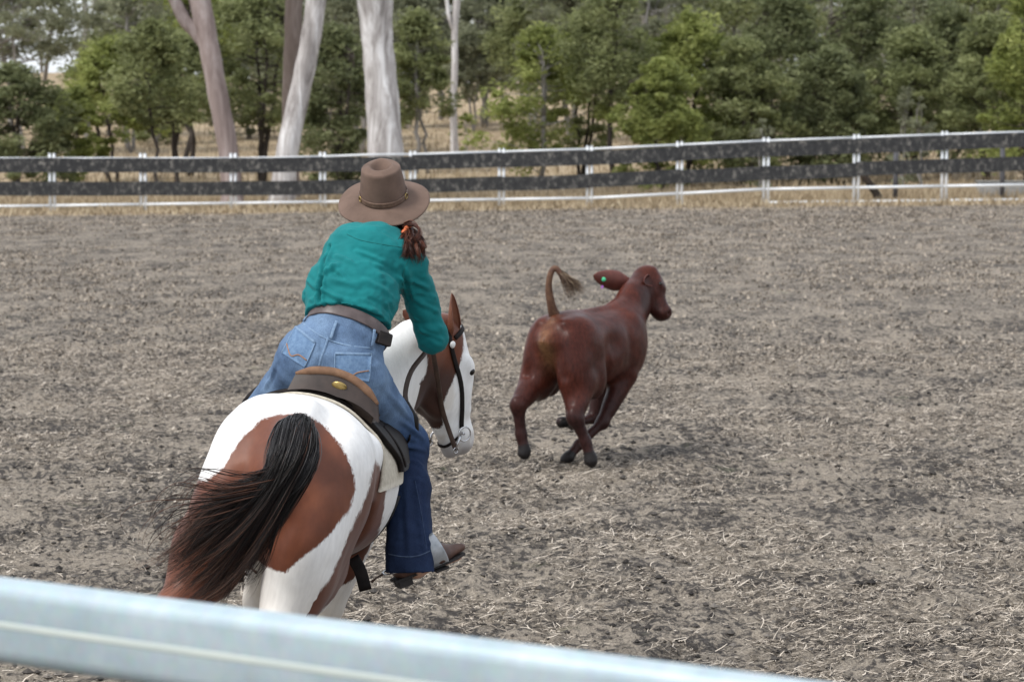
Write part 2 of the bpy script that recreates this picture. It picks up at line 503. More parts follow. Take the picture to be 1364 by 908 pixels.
# --- dry grass litter lying on the soil
def make_straw():
    N0 = 300000
    d = 10.9 + (30 - 10.9) * RNG.random(N0) ** 1.25
    w = .215 * d + .25
    x = (RNG.random(N0) * 2 - 1) * w
    P = np.stack([x, d, np.zeros(N0)], -1)
    dens = .5 * fbm(P * [5.2, 3.4, 1] + 5, 3, .6) + .5 * fbm(P * [.9, .6, 1] + 40, 3)
    keep = RNG.random(N0) < sstep(.44, .58, dens) * .97 + .04
    x, d = x[keep], d[keep]; n = len(x)
    L = (.014 + .065 * RNG.random(n) ** 2.2) * (1 + .012 * (d - 11)); a = RNG.random(n) * np.pi * 2
    wd = (.0010 + .0019 * RNG.random(n) ** 1.5) * (1 + .03 * (d - 11))
    tilt = RNG.normal(0.06, .26, n).clip(-.3, 1.2); bend = RNG.normal(0, .6, n)
    z = ground_h(x, d) + .005 + .014 * RNG.random(n)
    dx, dy = np.cos(a), np.sin(a)
    V = np.zeros((n, 6, 3))
    for j, t in enumerate((-.5, 0, .5)):
        aa = bend * t * t * 2
        cx = x + dx * L * t - dy * L * aa * .5; cy = d + dy * L * t + dx * L * aa * .5
        cz = z + np.sin(tilt) * L * (t + .45)
        for s in (0, 1):
            e = (s * 2 - 1) * wd * (1 if j < 2 else .45)
            V[:, j * 2 + s] = np.stack([cx - dy * e, cy + dx * e, cz + (s * 2 - 1) * wd * .35], 1)
    b = np.arange(n)[:, None] * 6
    Q = np.vstack([b + [0, 1, 3, 2], b + [2, 3, 5, 4]])
    tint = np.repeat(RNG.random(n), 6)
    # small upstanding tufts over the far half of the arena
    m_ = 190000; d2 = 26 + (76.5 - 26) * RNG.random(m_) ** .8; x2 = (RNG.random(m_) * 2 - 1) * (.20 * d2 + .5)
    P2 = np.stack([x2, d2, np.zeros(m_)], -1); dn = .6 * fbm(P2 * [2.4, 1.0, 1] + 5, 3, .6) + .4 * fbm(P2 * [.3, .12, 1] + 40, 3)
    k2 = RNG.random(m_) < sstep(.40, .62, dn) + .06; x2, d2 = x2[k2], d2[k2]; m_ = len(x2)
    h2 = (.008 + .030 * RNG.random(m_) ** 2) * (.7 + .008 * d2); w2 = (.006 + .024 * RNG.random(m_) ** 2) * (.6 + .013 * d2); z2 = ground_h(x2, d2)
    V2 = np.stack([np.stack([x2 - w2, d2, z2 - .01], 1), np.stack([x2 + w2, d2 + RNG.normal(0, .03, m_), z2 - .01], 1), np.stack([x2 + RNG.normal(0, .4, m_) * w2 + w2 * .4, d2, z2 + h2], 1), np.stack([x2 - w2 * .5, d2 + .02, z2 + h2 * .8], 1)], 1)
    V2 = V2[:, :3]; Q2 = np.arange(m_ * 3).reshape(-1, 3) + n * 6
    return np.vstack([V.reshape(-1, 3), V2.reshape(-1, 3)]), [Q, Q2], np.concatenate([tint, np.repeat(np.where(RNG.random(m_) < .3, .02, .2 + .6 * RNG.random(m_)), 3)])
sv, sq, stint = make_straw()
MAT_STRAW = attr_mat('dry_grass', 'tint', [(0, (.075, .064, .053)), (.35, (.22, .187, .152)), (.75, (.44, .38, .312)), (1, (.62, .55, .465))], .85, .15)
straw = mesh_np('dry_grass_litter', sv, sq, MAT_STRAW, None, False, {'tint': stint})
tag(straw, 'pale chopped dry grass scattered over the dark arena soil', 'grass', None, 'stuff')

# --- loose soil clods
def make_clods():
    N0 = 5200
    d = 10.9 + 20 * RNG.random(N0) ** 1.3; x = (RNG.random(N0) * 2 - 1) * (.21 * d + .2)
    r = .006 + .018 * RNG.random(N0) ** 2.5
    base = np.array([[0, 0, 1], [1, 0, 0], [0, 1, 0], [-1, 0, 0], [0, -1, 0], [0, 0, -1]], float)
    V = base[None] * r[:, None, None] * (1 + .5 * (RNG.random((N0, 6, 1)) - .5)) * [1.2, 1.1, .8]
    V += np.stack([x, d, ground_h(x, d) + r * .35], 1)[:, None]
    T = np.array([[0, 1, 2], [0, 2, 3], [0, 3, 4], [0, 4, 1], [5, 2, 1], [5, 3, 2], [5, 4, 3], [5, 1, 4]])
    return V.reshape(-1, 3), (np.arange(N0)[:, None, None] * 6 + T[None]).reshape(-1, 3), np.repeat(RNG.random(N0), 6)
cv, cq, ct = make_clods()
MAT_CLOD = attr_mat('clod_soil', 'tint', [(0, (.028, .026, .025)), (.8, (.085, .077, .07)), (1, (.2, .18, .16))], .95, .1)
tag(mesh_np('soil_clods', cv, cq, MAT_CLOD, None, False, {'tint': ct}), 'dark loose soil clods strewn over the arena floor', 'soil', None, 'stuff')

# ------------------------------------------------------------------ near rail (the panel the camera looks over)
MAT_RAIL, N, L, b = new_mat('pale_blue_rail')
_n = noise(N, L, 9, 5, .6, 'Object', (1, 1, 1)); _r = ramp(N, [(.3, (.34, .425, .465)), (.7, (.46, .545, .58))]); L.new(_n.outputs['Fac'], _r.inputs['Fac'])
_n2 = noise(N, L, 60, 3); _c = mixc(N, L, .12, _r.outputs['Color'], _n2.outputs['Color'], 'OVERLAY'); L.new(_c, b.inputs['Base Color'])
b.inputs['Roughness'].default_value = .38; b.inputs['Metallic'].default_value = .25; bump(N, L, b, _n2.outputs['Fac'], .05, .001)
MAT_RAIL_MARK = simple('rail_seam', (.46, .52, .50), (.53, .57, .53), 12, .5)
RAIL_Z = 1.685
def rail_pt(px, d_hint=3.7):
    # where the level rail top runs: along a line receding to the left
    return None
_ra = at(0, 768, 4.05); _dir = Vector((-1.48, 1.0, 0)).normalized()
RAIL_TOP = _ra.z
RA = _ra + _dir * 1.4; RB = _ra - _dir * 2.7
rail_root = empty('steel_rail_panel', (RA.x * .5 + RB.x * .5, RA.y * .5 + RB.y * .5, 0))
tag(rail_root, 'pale blue galvanised steel rail crossing the bottom of the view', 'rail')
RW = Matrix.Translation(rail_root.location).inverted()
def oval_rail(z_top, h=.128, w=.055, r=.026, name='top_rail'):
    prof = []
    for cx_, cz_, a0 in ((w / 2 - r, h / 2 - r, 0), (-w / 2 + r, h / 2 - r, 90), (-w / 2 + r, -h / 2 + r, 180), (w / 2 - r, -h / 2 + r, 270)):
        for a in np.linspace(a0, a0 + 90, 6): prof.append((cx_ + r * math.cos(math.radians(a)), cz_ + r * math.sin(math.radians(a))))
    prof = np.array(prof); side = Vector((_dir.y, -_dir.x, 0))
    V = []
    for t in np.linspace(0, 1, 12):
        c = RA.lerp(RB, t); V.append([[c.x + side.x * p[0], c.y + side.y * p[0], z_top - h / 2 + p[1]] for p in prof])
    V = np.array(V); m, k = V.shape[:2]; i = np.arange(m - 1)[:, None] * k; j = np.arange(k)[None]; j2 = (j + 1) % k
    Q = np.stack([i + j, i + j2, i + k + j2, i + k + j], -1).reshape(-1, 4)
    mb = MB(); mb.add(V.reshape(-1, 3), Q)
    return mb.build(name, MAT_RAIL, rail_root, world_to=RW)
top_rail = oval_rail(RAIL_TOP)
_mb = MB(); _sd2 = Vector((_dir.y, -_dir.x, 0))
_cam_side = _sd2 if (CAMP - RA).dot(_sd2) > 0 else -_sd2
_mb.tube([RA.lerp(RB, t) + _cam_side * .0272 + Vector((0, 0, -.066)) for t in np.linspace(0.002, .998, 8)], 1.0, flat=(.0055, .0009), up=[_cam_side] * 8)
_mb.build('weld_seam', MAT_RAIL_MARK, top_rail, world_to=RW)
for k, t in enumerate((0.0, 1.0)):
    c = RA.lerp(RB, t); _mb = MB()
    _mb.tube([(c.x, c.y, -.02), (c.x, c.y, .6), (c.x, c.y, 1.2), (c.x, c.y, RAIL_TOP - .004)], .03, 12); _mb.build('post', MAT_RAIL, rail_root, world_to=RW)
for z in (.35, .72, 1.09): oval_rail(z, .07, .035, .016, 'lower_rail')

# ------------------------------------------------------------------ arena fence: white steel posts and rails, two rows of black rubber belting
FD = 78.0
MAT_WHITE_STEEL = simple('white_steel', (.62, .65, .68), (.78, .80, .82), 3, .45, .1)
MAT_BELT, N, L, b = new_mat('black_belting')
_n = noise(N, L, 8.0, 5, .75, 'Object', (1, 1, .7)); _r = ramp(N, [(.40, (.012, .013, .015)), (.52, (.024, .025, .027)), (.59, (.075, .072, .068)), (.70, (.24, .23, .21))])
L.new(_n.outputs['Fac'], _r.inputs['Fac']); L.new(_r.outputs['Color'], b.inputs['Base Color']); b.inputs['Roughness'].default_value = .7
MAT_DARK_POST = simple('dark_post', (.05, .05, .055), (.10, .10, .11), 4, .7)
def at_x(px, d): return (px - CX) / FPX * d
def z_at(py, d): return at(CX, py, d).z
POSTX = [-650, -530, -410, -290, -170, -50, 70, 191, 311, 430, 550, 668, 785, 905, 1020, 1140, 1257, 1376, 1494, 1612, 1730, 1850]
BASEY = lambda px: np.interp(px, [0, 430, 785, 1020, 1364], [283, 281, 277, 273, 268])
TOPY = lambda px: np.interp(px, [0, 300, 550, 785, 1020, 1364], [208, 208, 205, 198, 187, 175])
fence = empty('arena_fence', (0, FD, 0)); FW = Matrix.Translation(fence.location).inverted()
tag(fence, 'far arena fence of white steel posts with two rows of black belting', 'fence')
for k, px in enumerate(POSTX):
    x = at_x(px, FD); zb = tz(x, FD) - .1; zt = z_at(TOPY(px) - 3, FD)
    for xo in (-.062, .062):       # neighbouring panels end side by side
        m = MB(); m.tube([(x + xo, FD + .05, zb), (x + xo, FD + .05, .5 * (zb + zt)), (x + xo, FD + .05, zt)], .042, 10); p = m.build('post', MAT_WHITE_STEEL, fence, world_to=FW)
        m = MB(); m.tube([(x + xo, FD + .05, zt), (x + xo, FD + .05, zt + .02)], [.048, .03], 10); m.build('post_cap', MAT_WHITE_STEEL, p, world_to=FW)
def rail_between(i, dy, name='rail', r=.042):
    a, c = POSTX[i], POSTX[i + 1]
    m = MB(); m.tube([(at_x(q, FD), FD + .05, z_at(dy(q), FD)) for q in (a, .5 * (a + c), c)], r, 8); m.build(name, MAT_WHITE_STEEL, fence, world_to=FW)
LOW = lambda q: np.interp(q, [0, 430, 785, 1020, 1140, 1364], [275, 269, 264, 252, 250, 246])
for i in range(len(POSTX) - 1):
    rail_between(i, lambda q: TOPY(q) + np.interp(q, [0, 400, 480], [3.0, 3.0, .6]), 'top_rail', .032)
    rail_between(i, LOW, 'rail')
    if POSTX[i] >= 1020: rail_between(i, lambda q: np.interp(q, [1020, 1364], [270, 266]), 'rail')
    for row, (o0, o1) in enumerate(((2.0, 21.5), (33.5, 52))):
        a, c = POSTX[i], POSTX[i + 1]; q = np.linspace(a - 1, c + 1, 9); sag = .8 * np.sin(np.pi * np.linspace(0, 1, 9)) * (.2 + .8 * random.random())
        y0 = FD - .035 - .006 * ((i + row) % 2)
        V = []
        dj = random.uniform(-.7, .7); o0j = o0 + dj + random.uniform(-.3, .3); o1j = o1 + dj + random.uniform(-.3, .3)
        for t in range(9):
            for yf in (0, .012):
                for oo in (o0j, o1j): V.append((at_x(q[t], FD), y0 + yf, z_at(TOPY(q[t]) + oo + sag[t], FD)))
        V = np.array(V); Q = []
        for t in range(8):
            s = t * 4; e = s + 4
            Q += [[s, e, e + 1, s + 1], [s + 3, e + 3, e + 2, s + 2], [s + 2, e + 2, e, s], [s + 1, e + 1, e + 3, s + 3]]
        m = MB(); m.add(V, Q, [[0, 1, 3, 2], [32, 34, 35, 33]]); m.build('belt', MAT_BELT, fence, smooth=False, world_to=FW)
# dark posts, a leaning stake and a low trough just behind the fence
for px, d, lab in ((1192, 80.0, 'dark steel post just behind the white fence, left of two'), (1334, 80.0, 'dark steel post just behind the white fence near right edge')):
    x = at_x(px, d); z0 = tz(x, d) - .15; m = MB(); m.tube([(0, 0, 0), (0, 0, .8), (0, 0, z_at(TOPY(px) + 3, d) - z0)], .075, 10)
    o = m.build('dark_post', MAT_DARK_POST); o.location = (x, d, z0); m2 = MB(); m2.tube([(0, 0, z_at(TOPY(px) + 3, d) - z0), (0, 0, z_at(TOPY(px) + 3, d) - z0 + .02)], [.08, .05], 10); m2.build('post_cap', MAT_DARK_POST, o)
    tag(o, lab, 'post', 'dark posts behind the fence')
a_ = at(1148, 228, 79.2); c_ = at(1174, 268, 79.2); c_.z = tz(c_.x, c_.y) - .05; m = MB(); m.tube([(c_ + (a_ - c_) * t) + Vector((.03 * math.sin(t * 5), 0, 0)) for t in np.linspace(0, 1, 7)], [.14, .13, .12, .12, .11, .10, .08], 9)
MAT_DARKWOOD = simple('charred_wood', (.02, .015, .012), (.05, .037, .028), 5, .9, 0, .5, .02)
tag(m.build('timber_stake', MAT_DARKWOOD), 'dark timber stake leaning behind the far fence', 'stake')
def trough():
    x = at_x(1335, 82.0); d = 82.0; z0 = tz(x, d); r = empty('water_trough', (x, d, z0)); tag(r, 'low grey concrete trough behind the fence near right edge', 'trough')
    m = MB(); w, l, h = .55, 1.5, .46; o = .07
    m.box((0, 0, h * .5), l, w, h); b1 = m.build('basin', simple('grey_concrete', (.20, .20, .20), (.34, .34, .33), 4, .9), r); bevel(b1, .03)
    m = MB(); m.box((0, 0, h + .03), l + o, w + o, .06); bevel(m.build('rim', simple('pale_concrete', (.16, .16, .15), (.24, .24, .23), 4, .9), r), .015)
trough()

# ------------------------------------------------------------------ trees
def bark_mat(name, c0, c1, c2, scale=3.0):
    m, N, L, b = new_mat(name)
    n = noise(N, L, scale, 6, .7, 'Object', (1, 1, .16), .8); r = ramp(N, [(.28, c0), (.5, c1), (.68, c2)]); L.new(n.outputs['Fac'], r.inputs['Fac'])
    L.new(r.outputs['Color'], b.inputs['Base Color']); b.inputs['Roughness'].default_value = .85; b.inputs['Specular IOR Level'].default_value = .2
    bump(N, L, b, n.outputs['Fac'], .6, .05); return m
BARK_WHITE = bark_mat('white_gum_bark', (.10, .085, .078), (.42, .395, .385), (.76, .755, .755), 3.0)
BARK_PINK = bark_mat('pink_gum_bark', (.13, .095, .085), (.28, .225, .21), (.44, .385, .37), 2.2)
BARK_BROWN = bark_mat('brown_gum_bark', (.12, .09, .075), (.20, .16, .14), (.30, .255, .23), 3.0)
BARK_DARK = bark_mat('dark_bark', (.025, .02, .018), (.06, .05, .043), (.12, .10, .09), 4)
BARK_GREY = bark_mat('grey_bark', (.12, .11, .10), (.24, .225, .21), (.42, .40, .39), 3)
LEAF = {
    'bright': attr_mat('leaf_bright', 'tint', [(0, (0.11, 0.132, 0.038)), (.5, (0.26, 0.295, 0.088)), (1, (0.42, 0.45, 0.16))], .6, .25, .18, .5, .45),
    'mid': attr_mat('leaf_mid', 'tint', [(0, (0.1, 0.115, 0.052)), (.5, (0.22, 0.244, 0.104)), (1, (0.35, 0.372, 0.18))], .6, .25, .18, .5, .45),
    'dark': attr_mat('leaf_dark', 'tint', [(0, (0.078, 0.091, 0.045)), (.5, (0.165, 0.186, 0.086)), (1, (0.27, 0.29, 0.148))], .6, .25, .18, .5, .45),
    'grey': attr_mat('leaf_grey', 'tint', [(0, (0.122, 0.13, 0.084)), (.5, (0.23, 0.242, 0.152)), (1, (0.35, 0.362, 0.245))], .65, .25, .15, .4, .45),
}
def leaves(centres, radii, per, size, rng, tone=None, droop=.25):
    C = np.asarray(centres, float); R = np.asarray(radii, float).reshape(-1, 1) if np.ndim(radii) == 1 else np.asarray(radii, float)
    nC = len(C); n = nC * per
    g = rng.normal(0, 1, (n, 3)); g /= np.linalg.norm(g, axis=1)[:, None]; g *= (rng.random((n, 1)) ** .45)
    RR = np.repeat(np.broadcast_to(R, (nC, 3)) if R.shape[1] != 3 else R, per, 0)
    P = np.repeat(C, per, 0) + g * RR * [1, 1, .8]
    s = size * (.5 + rng.random(n)); a = rng.random(n) * 2 * np.pi
    ax = np.stack([np.cos(a), np.sin(a), rng.normal(-droop, .5, n)], 1); ax /= np.linalg.norm(ax, axis=1)[:, None]
    bx = np.cross(ax, rng.normal(0, 1, (n, 3))); bx /= np.linalg.norm(bx, axis=1)[:, None] + 1e-9
    L_ = ax * s[:, None]; W = bx * s[:, None] * .42
    V = np.stack([P - L_ * .5 - W * .45, P - L_ * .3 + W * .6, P + L_ * .6], 1).reshape(-1, 3)
    Q = np.arange(n * 3).reshape(-1, 3)
    ct_ = np.repeat(rng.random(nC), per)
    t = np.clip(.55 * ct_ + .45 * rng.random(n), 0, 1)
    return V, Q, np.repeat(t, 3)
def limb_tube(m, p0, p1, r0, r1, rng, wob=.06, n=6, k=7):
    p0 = np.array(p0, float); p1 = np.array(p1, float); L_ = np.linalg.norm(p1 - p0)
    pts = [p0 + (p1 - p0) * t + rng.normal(0, wob * L_ * math.sin(math.pi * t) * .5, 3) for t in np.linspace(0, 1, n)]
    m.tube(pts, np.linspace(r0, r1, n), k); return pts
def bush_tree(px, d, wpx, top_y, kind, bark, label, seed, low=.18, dens=1.0, stems=2, name='bushy_tree', leafsize=.2, nclump=None, group='green trees beyond the fence'):
    rng = np.random.default_rng(seed); x = at_x(px, d); zb = tz(x, d); H = z_at(top_y, d) - zb; Wd = wpx / FPX * d
    r = empty(name, (x, d, zb)); tag(r, label, 'tree', group)
    m = MB(); tips = []
    for s in range(stems):
        b0 = rng.normal(0, .12, 3) * [1, 1, 0]; lean = rng.normal(0, .16, 2) * Wd
        mid = (b0[0] + lean[0] * .5, b0[1] + lean[1] * .4, H * .45); top = (lean[0], lean[1], H * .86)
        r0 = .035 * H * (.6 + .3 * rng.random()) * .55
        limb_tube(m, (b0[0], b0[1], -.15), mid, r0, r0 * .7, rng); limb_tube(m, mid, top, r0 * .7, r0 * .2, rng); tips.append((mid, top, r0))
    cl = []; nC = nclump or int(88 * dens)
    for i in range(nC):
        u = rng.random(); ph = rng.random() * 2 * np.pi
        zz = low + (1 - low) * u ** .85; prof = math.sin(math.pi * min(1, (.16 + .84 * (zz - low) / (1 - low)) ** .8)) ** .6
        rr = Wd * .5 * prof * (.35 + .65 * rng.random() ** .5) * (1 + .3 * math.sin(ph * 3 + seed)) * (1.35 if rng.random() < .16 else 1.0)
        c = np.array([math.cos(ph) * rr, math.sin(ph) * rr * .8, H * zz]); cl.append(c)
        if i % 2 == 0:
            mid, top, r0 = tips[i % stems]; t = min(1, max(0, (zz - .3) * 1.4)); st = np.array(mid) * (1 - t) + np.array(top) * t
            st[2] = min(st[2], c[2] - .1 * H * rng.random()); limb_tube(m, st, c, r0 * .32, r0 * .06, rng, .1, 5, 5)
    m.build('trunk', bark, r)
    rad = (.07 * Wd + .10 * H) * (.28 + .85 * rng.random(nC) ** 1.6)
    V, Q, t = leaves(cl, np.c_[rad, rad, rad * .75], int(145 * dens) if dens < 1 else 145, leafsize * 1.0, rng)
    mesh_np('crown', V, Q, LEAF[kind], r, False, {'tint': t})
    return r
def gum_tree(pix, d, widths, bark, label, seed, kind='grey', forks=(), name='gum_tree', crown_h=6.0):
    """tall eucalypt: pix are trunk points from base to the frame's top; it goes on above"""
    rng = np.random.default_rng(seed)
    base = at(pix[0][0], pix[0][1], d); x0, y0 = base.x, base.y; zb = tz(x0, y0)
    r = empty(name, (x0, y0, zb)); tag(r, label, 'tree', 'tall gum trees behind the fence')
    T = lambda q: np.array([at(q[0], q[1], d).x - x0, rng.normal(0, .05), at(q[0], q[1], d).z - zb])
    P = [T(q) for q in pix]; P[0] = np.array([0, 0, -.2]); dirn = P[-1] - P[-2]; dirn /= np.linalg.norm(dirn)
    R = [w / FPX * d * .5 for w in widths]
    for k in range(3):
        P.append(P[-1] + dirn * 1.8 + rng.normal(0, .15, 3)); R.append(R[-1] * .8)
    pts = spline(P, 40); rr = np.interp(np.linspace(0, 1, 40), np.linspace(0, 1, len(R)), R)
    rr = rr * (1 + .03 * np.sin(np.arange(40) * 1.7 + seed)); rr[0] *= 1.35; rr[1] *= 1.15
    m = MB(); m.tube(pts, rr, 14); tips = [P[-1]]
    top = P[-1]
    for f in forks:
        q = [T(a) for a in f[0]]; q.append(q[-1] + (q[-1] - q[-2]) * 1.6); fp = spline(q, 16); m.tube(fp, np.linspace(f[1] / FPX * d * .5, f[2] / FPX * d * .5, 16), 9); tips.append(fp[-1])
    for k in range(9):
        a = rng.random() * 6.28; s = pts[int(28 + rng.integers(0, 11))]; e = s + np.array([math.cos(a) * 2.6, math.sin(a) * 2.2, 1.2 + 1.8 * rng.random()]); limb_tube(m, s, e, rr[-4] * .45, .03, rng, .12, 6, 6); tips.append(e)
    m.build('trunk', bark, r)
    cl = []
    for t in tips:
        for k in range(5): cl.append(np.array(t) + rng.normal(0, .9, 3))
    rad = .5 + .5 * rng.random(len(cl)); V, Q, t = leaves(cl, np.c_[rad, rad, rad * .7], 100, .2, rng, droop=.6)
    mesh_np('crown', V, Q, LEAF[kind], r, False, {'tint': t})
    return r
gum_tree([(311, 270), (305, 205), (292, 130), (280, 60), (266, -12)], 81, [30, 27, 27, 27, 30], BARK_PINK, 'pinkish grey gum trunk forking near the top, left of the two crossing trunks', 1, forks=[([(283, 68), (262, 42), (248, 28), (232, -6)], 22, 14)])
gum_tree([(389, 268), (387, 205), (388, 120), (392, 50), (394, -12)], 83.5, [24, 22, 22, 23, 24], BARK_BROWN, 'straight brown gum trunk rising just behind the leaning white trunk', 2)
gum_tree([(374, 270), (383, 205), (400, 125), (415, 55), (424, -12)], 81, [36, 30, 28, 27, 27], BARK_WHITE, 'leaning white gum trunk crossing in front of the straight brown trunk', 3)
gum_tree([(516, 272), (514, 205), (508, 110), (503, 50), (500, -12)], 81.5, [54, 48, 44, 42, 50], BARK_WHITE, 'thickest white gum trunk with streaky bark, directly behind the rider hat', 4)
gum_tree([(606, 190), (604, 140), (606, 90), (606, 40), (610, -12)], 112, [11, 10, 9, 9, 10], BARK_WHITE, 'slender pale gum trunk alone on the tan slope', 5, forks=[([(606, 45), (599, 25), (594, -8)], 6, 5)])
gum_tree([(116, 150), (117, 100), (115, 55), (116, 20), (112, -12)], 128, [7, 7, 6, 6, 6], BARK_GREY, 'thin bare grey gum against the sky at upper left', 6, forks=[([(116, 45), (124, 20), (131, -8)], 4, 3), ([(116, 40), (104, 18), (99, -8)], 4, 3)])
BT = [
 # px, d, width px, top y, leaf, bark, label, low, dens, stems
 (22, 92, 150, 92, 'dark', 'D', 'dark green bushy tree behind the fence at the far left edge', .10, 1.3, 3),
 (100, 96, 110, 120, 'bright', 'D', 'light green small tree just right of the far left bushy tree', .12, .8, 2),
 (152, 100, 130, 55, 'bright', 'D', 'bright green tree with spreading crown below the thin bare gum', .25, 1.0, 2),
 (206, 92, 90, 30, 'mid', 'D', 'slim dark stemmed tree left of the pinkish forked gum', .42, .8, 1),
 (234, 95, 100, 45, 'mid', 'D', 'loose leaved tree with twin dark stems beside the forked gum', .40, .8, 2),
 (255, 104, 130, -70, 'bright', 'D', 'tall green tree filling the gap behind the forked gum', .35, 1.0, 2),
 (345, 97, 130, -25, 'mid', 'D', 'leafy tree with crooked dark stem between forked gum and white leaning gum', .28, 1.1, 3),
 (446, 92, 95, 40, 'dark', 'D', 'dense dark tree between the leaning white gum and thickest gum', .05, 1.2, 2),
 (556, 104, 70, 20, 'mid', 'G', 'mid green tree just right of the thickest white gum', .30, .8, 2),
 (628, 135, 80, 40, 'grey', 'G', 'grey green tree standing behind the slender pale gum', .32, .8, 2),
 (722, 94, 120, 40, 'bright', 'G', 'light green wispy tree right of the tan slope', .12, .9, 2),
 (775, 97, 110, 22, 'mid', 'D', 'mid green tree with several thin grey stems near the fence centre', .20, .9, 3),
 (818, 93, 95, -40, 'mid', 'D', 'tree with one straight dark trunk near the fence centre', .40, .9, 1),
 (878, 90, 110, 85, 'bright', 'D', 'rounded bright green bush tree low behind the fence', .04, 1.2, 2),
 (918, 94, 130, 22, 'bright', 'D', 'tall bright green tree right of the straight dark trunk', .08, 1.3, 2),
 (985, 93, 130, 58, 'mid', 'D', 'mid green tree where the bright trees meet the dark wood', .06, 1.2, 2),
 (1040, 98, 150, 0, 'dark', 'D', 'dark broad tree, leftmost of the dense dark wood', .05, 1.4, 2),
 (1105, 94, 130, 70, 'dark', 'D', 'low dark tree in front of the dense wood', .03, 1.4, 3),
 (1150, 101, 160, -15, 'dark', 'D', 'broad dark tree at the middle of the dense wood', .06, 1.4, 2),
 (1215, 96, 120, 40, 'mid', 'D', 'grey green shrubby tree right of the wood middle', .16, 1.0, 3),
 (1262, 99, 130, 10, 'dark', 'D', 'dark tree with a leaning trunk above the right fence posts', .28, 1.1, 2),
 (1318, 94, 120, 25, 'mid', 'D', 'green tree near the right edge of the view', .10, 1.2, 2),
 (1372, 90, 110, -10, 'bright', 'D', 'yellow green tree cut off by the right edge', .06, 1.2, 2),
 (670, 150, 100, 30, 'grey', 'G', 'pale grey green tree at the top of the tan slope', .25, .8, 2),
 (30, 118, 190, -30, 'grey', 'G', 'airy grey gum crown hanging over the upper left corner', .55, .95, 2),
 (185, 120, 120, -40, 'grey', 'G', 'airy grey tree beyond the bright spreading tree', .40, .8, 2),
 (480, 118, 120, -60, 'grey', 'G', 'tall grey green tree rising behind the thickest gum', .25, 1.1, 2),
 (400, 122, 120, -40, 'grey', 'G', 'tall grey green tree rising behind the crossing trunks', .25, 1.0, 2),
 (760, 125, 140, -60, 'grey', 'G', 'tall grey tree rising behind the light wispy tree', .25, 1.0, 2),
 (870, 120, 150, -70, 'grey', 'G', 'tall grey tree behind the bright green trees', .20, 1.2, 2),
 (975, 124, 150, -70, 'mid', 'G', 'tall tree standing behind the dark wood left end', .15, 1.2, 2),
 (1090, 122, 170, -80, 'mid', 'G', 'tall tree standing behind the dark wood middle', .15, 1.2, 2),
 (1200, 120, 160, -80, 'grey', 'G', 'tall grey tree standing behind the dark wood right end', .15, 1.2, 2),
 (215, 126, 80, 90, 'mid', 'G', 'low olive bush on the slope behind the dark twin stems', .05, .7, 2),
 (330, 130, 120, 30, 'grey', 'G', 'grey bush on the slope left of the crossing trunks', .05, 1.0, 2),
 (440, 128, 110, 20, 'mid', 'G', 'olive tree on the slope behind the dense dark tree', .08, 1.0, 2),
 (545, 138, 90, -20, 'grey', 'G', 'grey tree on the slope just right behind the thickest gum', .30, 1.0, 2),
 (590, 145, 90, -30, 'grey', 'G', 'grey tree on the slope left behind the slender pale gum', .35, 1.0, 2),
 (650, 138, 100, -40, 'grey', 'G', 'tall grey tree on the slope right of the slender pale gum', .38, 1.1, 2),
 (710, 132, 110, -40, 'mid', 'G', 'tall olive tree on the slope behind the light wispy tree', .25, 1.1, 2),
 (150, 132, 120, 30, 'mid', 'G', 'olive tree on the hill below the thin bare gum', .10, .9, 2),
 (1310, 118, 160, -80, 'mid', 'G', 'tall tree behind the right end of the wood', .15, 1.2, 2),
]
for i, (px, d, w, ty, kind, bk, lab, low, dens, st) in enumerate(BT):
    bush_tree(px, d, w, ty, kind, BARK_DARK if bk == 'D' else BARK_GREY, lab, 100 + i, low, dens, st, 'bushy_tree', .17 + .0012 * (d - 90))
# pale shrub and saplings low behind the fence
for i, (px, d, w, ty, lab) in enumerate(((1012, 88, 34, 158, 'small pale shrub low in front of the dark wood'), (1226, 90, 40, 128, 'pale shrub with grey leaves beside the leaning dark tree'), (620, 116, 26, 150, 'small green shrub at the foot of the slender pale gum'), (1105 + 100, 89, 34, 120, 'slim pale sapling left of the pale grey shrub'))):
    bush_tree(px, d, w, ty, 'grey' if i != 2 else 'bright', BARK_GREY, lab, 300 + i, .05, .5, 2, 'shrub', .12, 16, 'shrubs beyond the fence')
# far wood on the hillside
def far_wood():
    rng = np.random.default_rng(77); C, R = [], []; m = MB()
    for i in range(820):
        d = 165 + 150 * rng.random(); px = -700 + 2700 * rng.random()
        if -60 < px < 165 and rng.random() < .93: continue
        if 560 < px < 690 and d < 230 and rng.random() < .8: continue
        x = at_x(px, d); zb = tz(x, d); H = 5 + 5 * rng.random()
        m.tube([(x, d, zb - .2), (x + rng.normal(0, .3), d, zb + H * .5), (x + rng.normal(0, .6), d, zb + H * .9)], [.16, .11, .04], 6)
        for k in range(9):
            C.append([x + rng.normal(0, 1.3), d + rng.normal(0, 1.3), zb + H * (.4 + .6 * rng.random())]); R.append(.9 + .8 * rng.random())
    R = np.array(R); V, Q, t = leaves(C, np.c_[R, R, R * .75], 36, .5, rng)
    o = mesh_np('far_wood', V, Q, LEAF['grey'], None, False, {'tint': t}); tag(o, 'grey green wood covering the far hillside', 'wood', None, 'stuff')
    t_ = m.build('trunks', BARK_GREY, o); t_['kind'] = 'stuff'
far_wood()
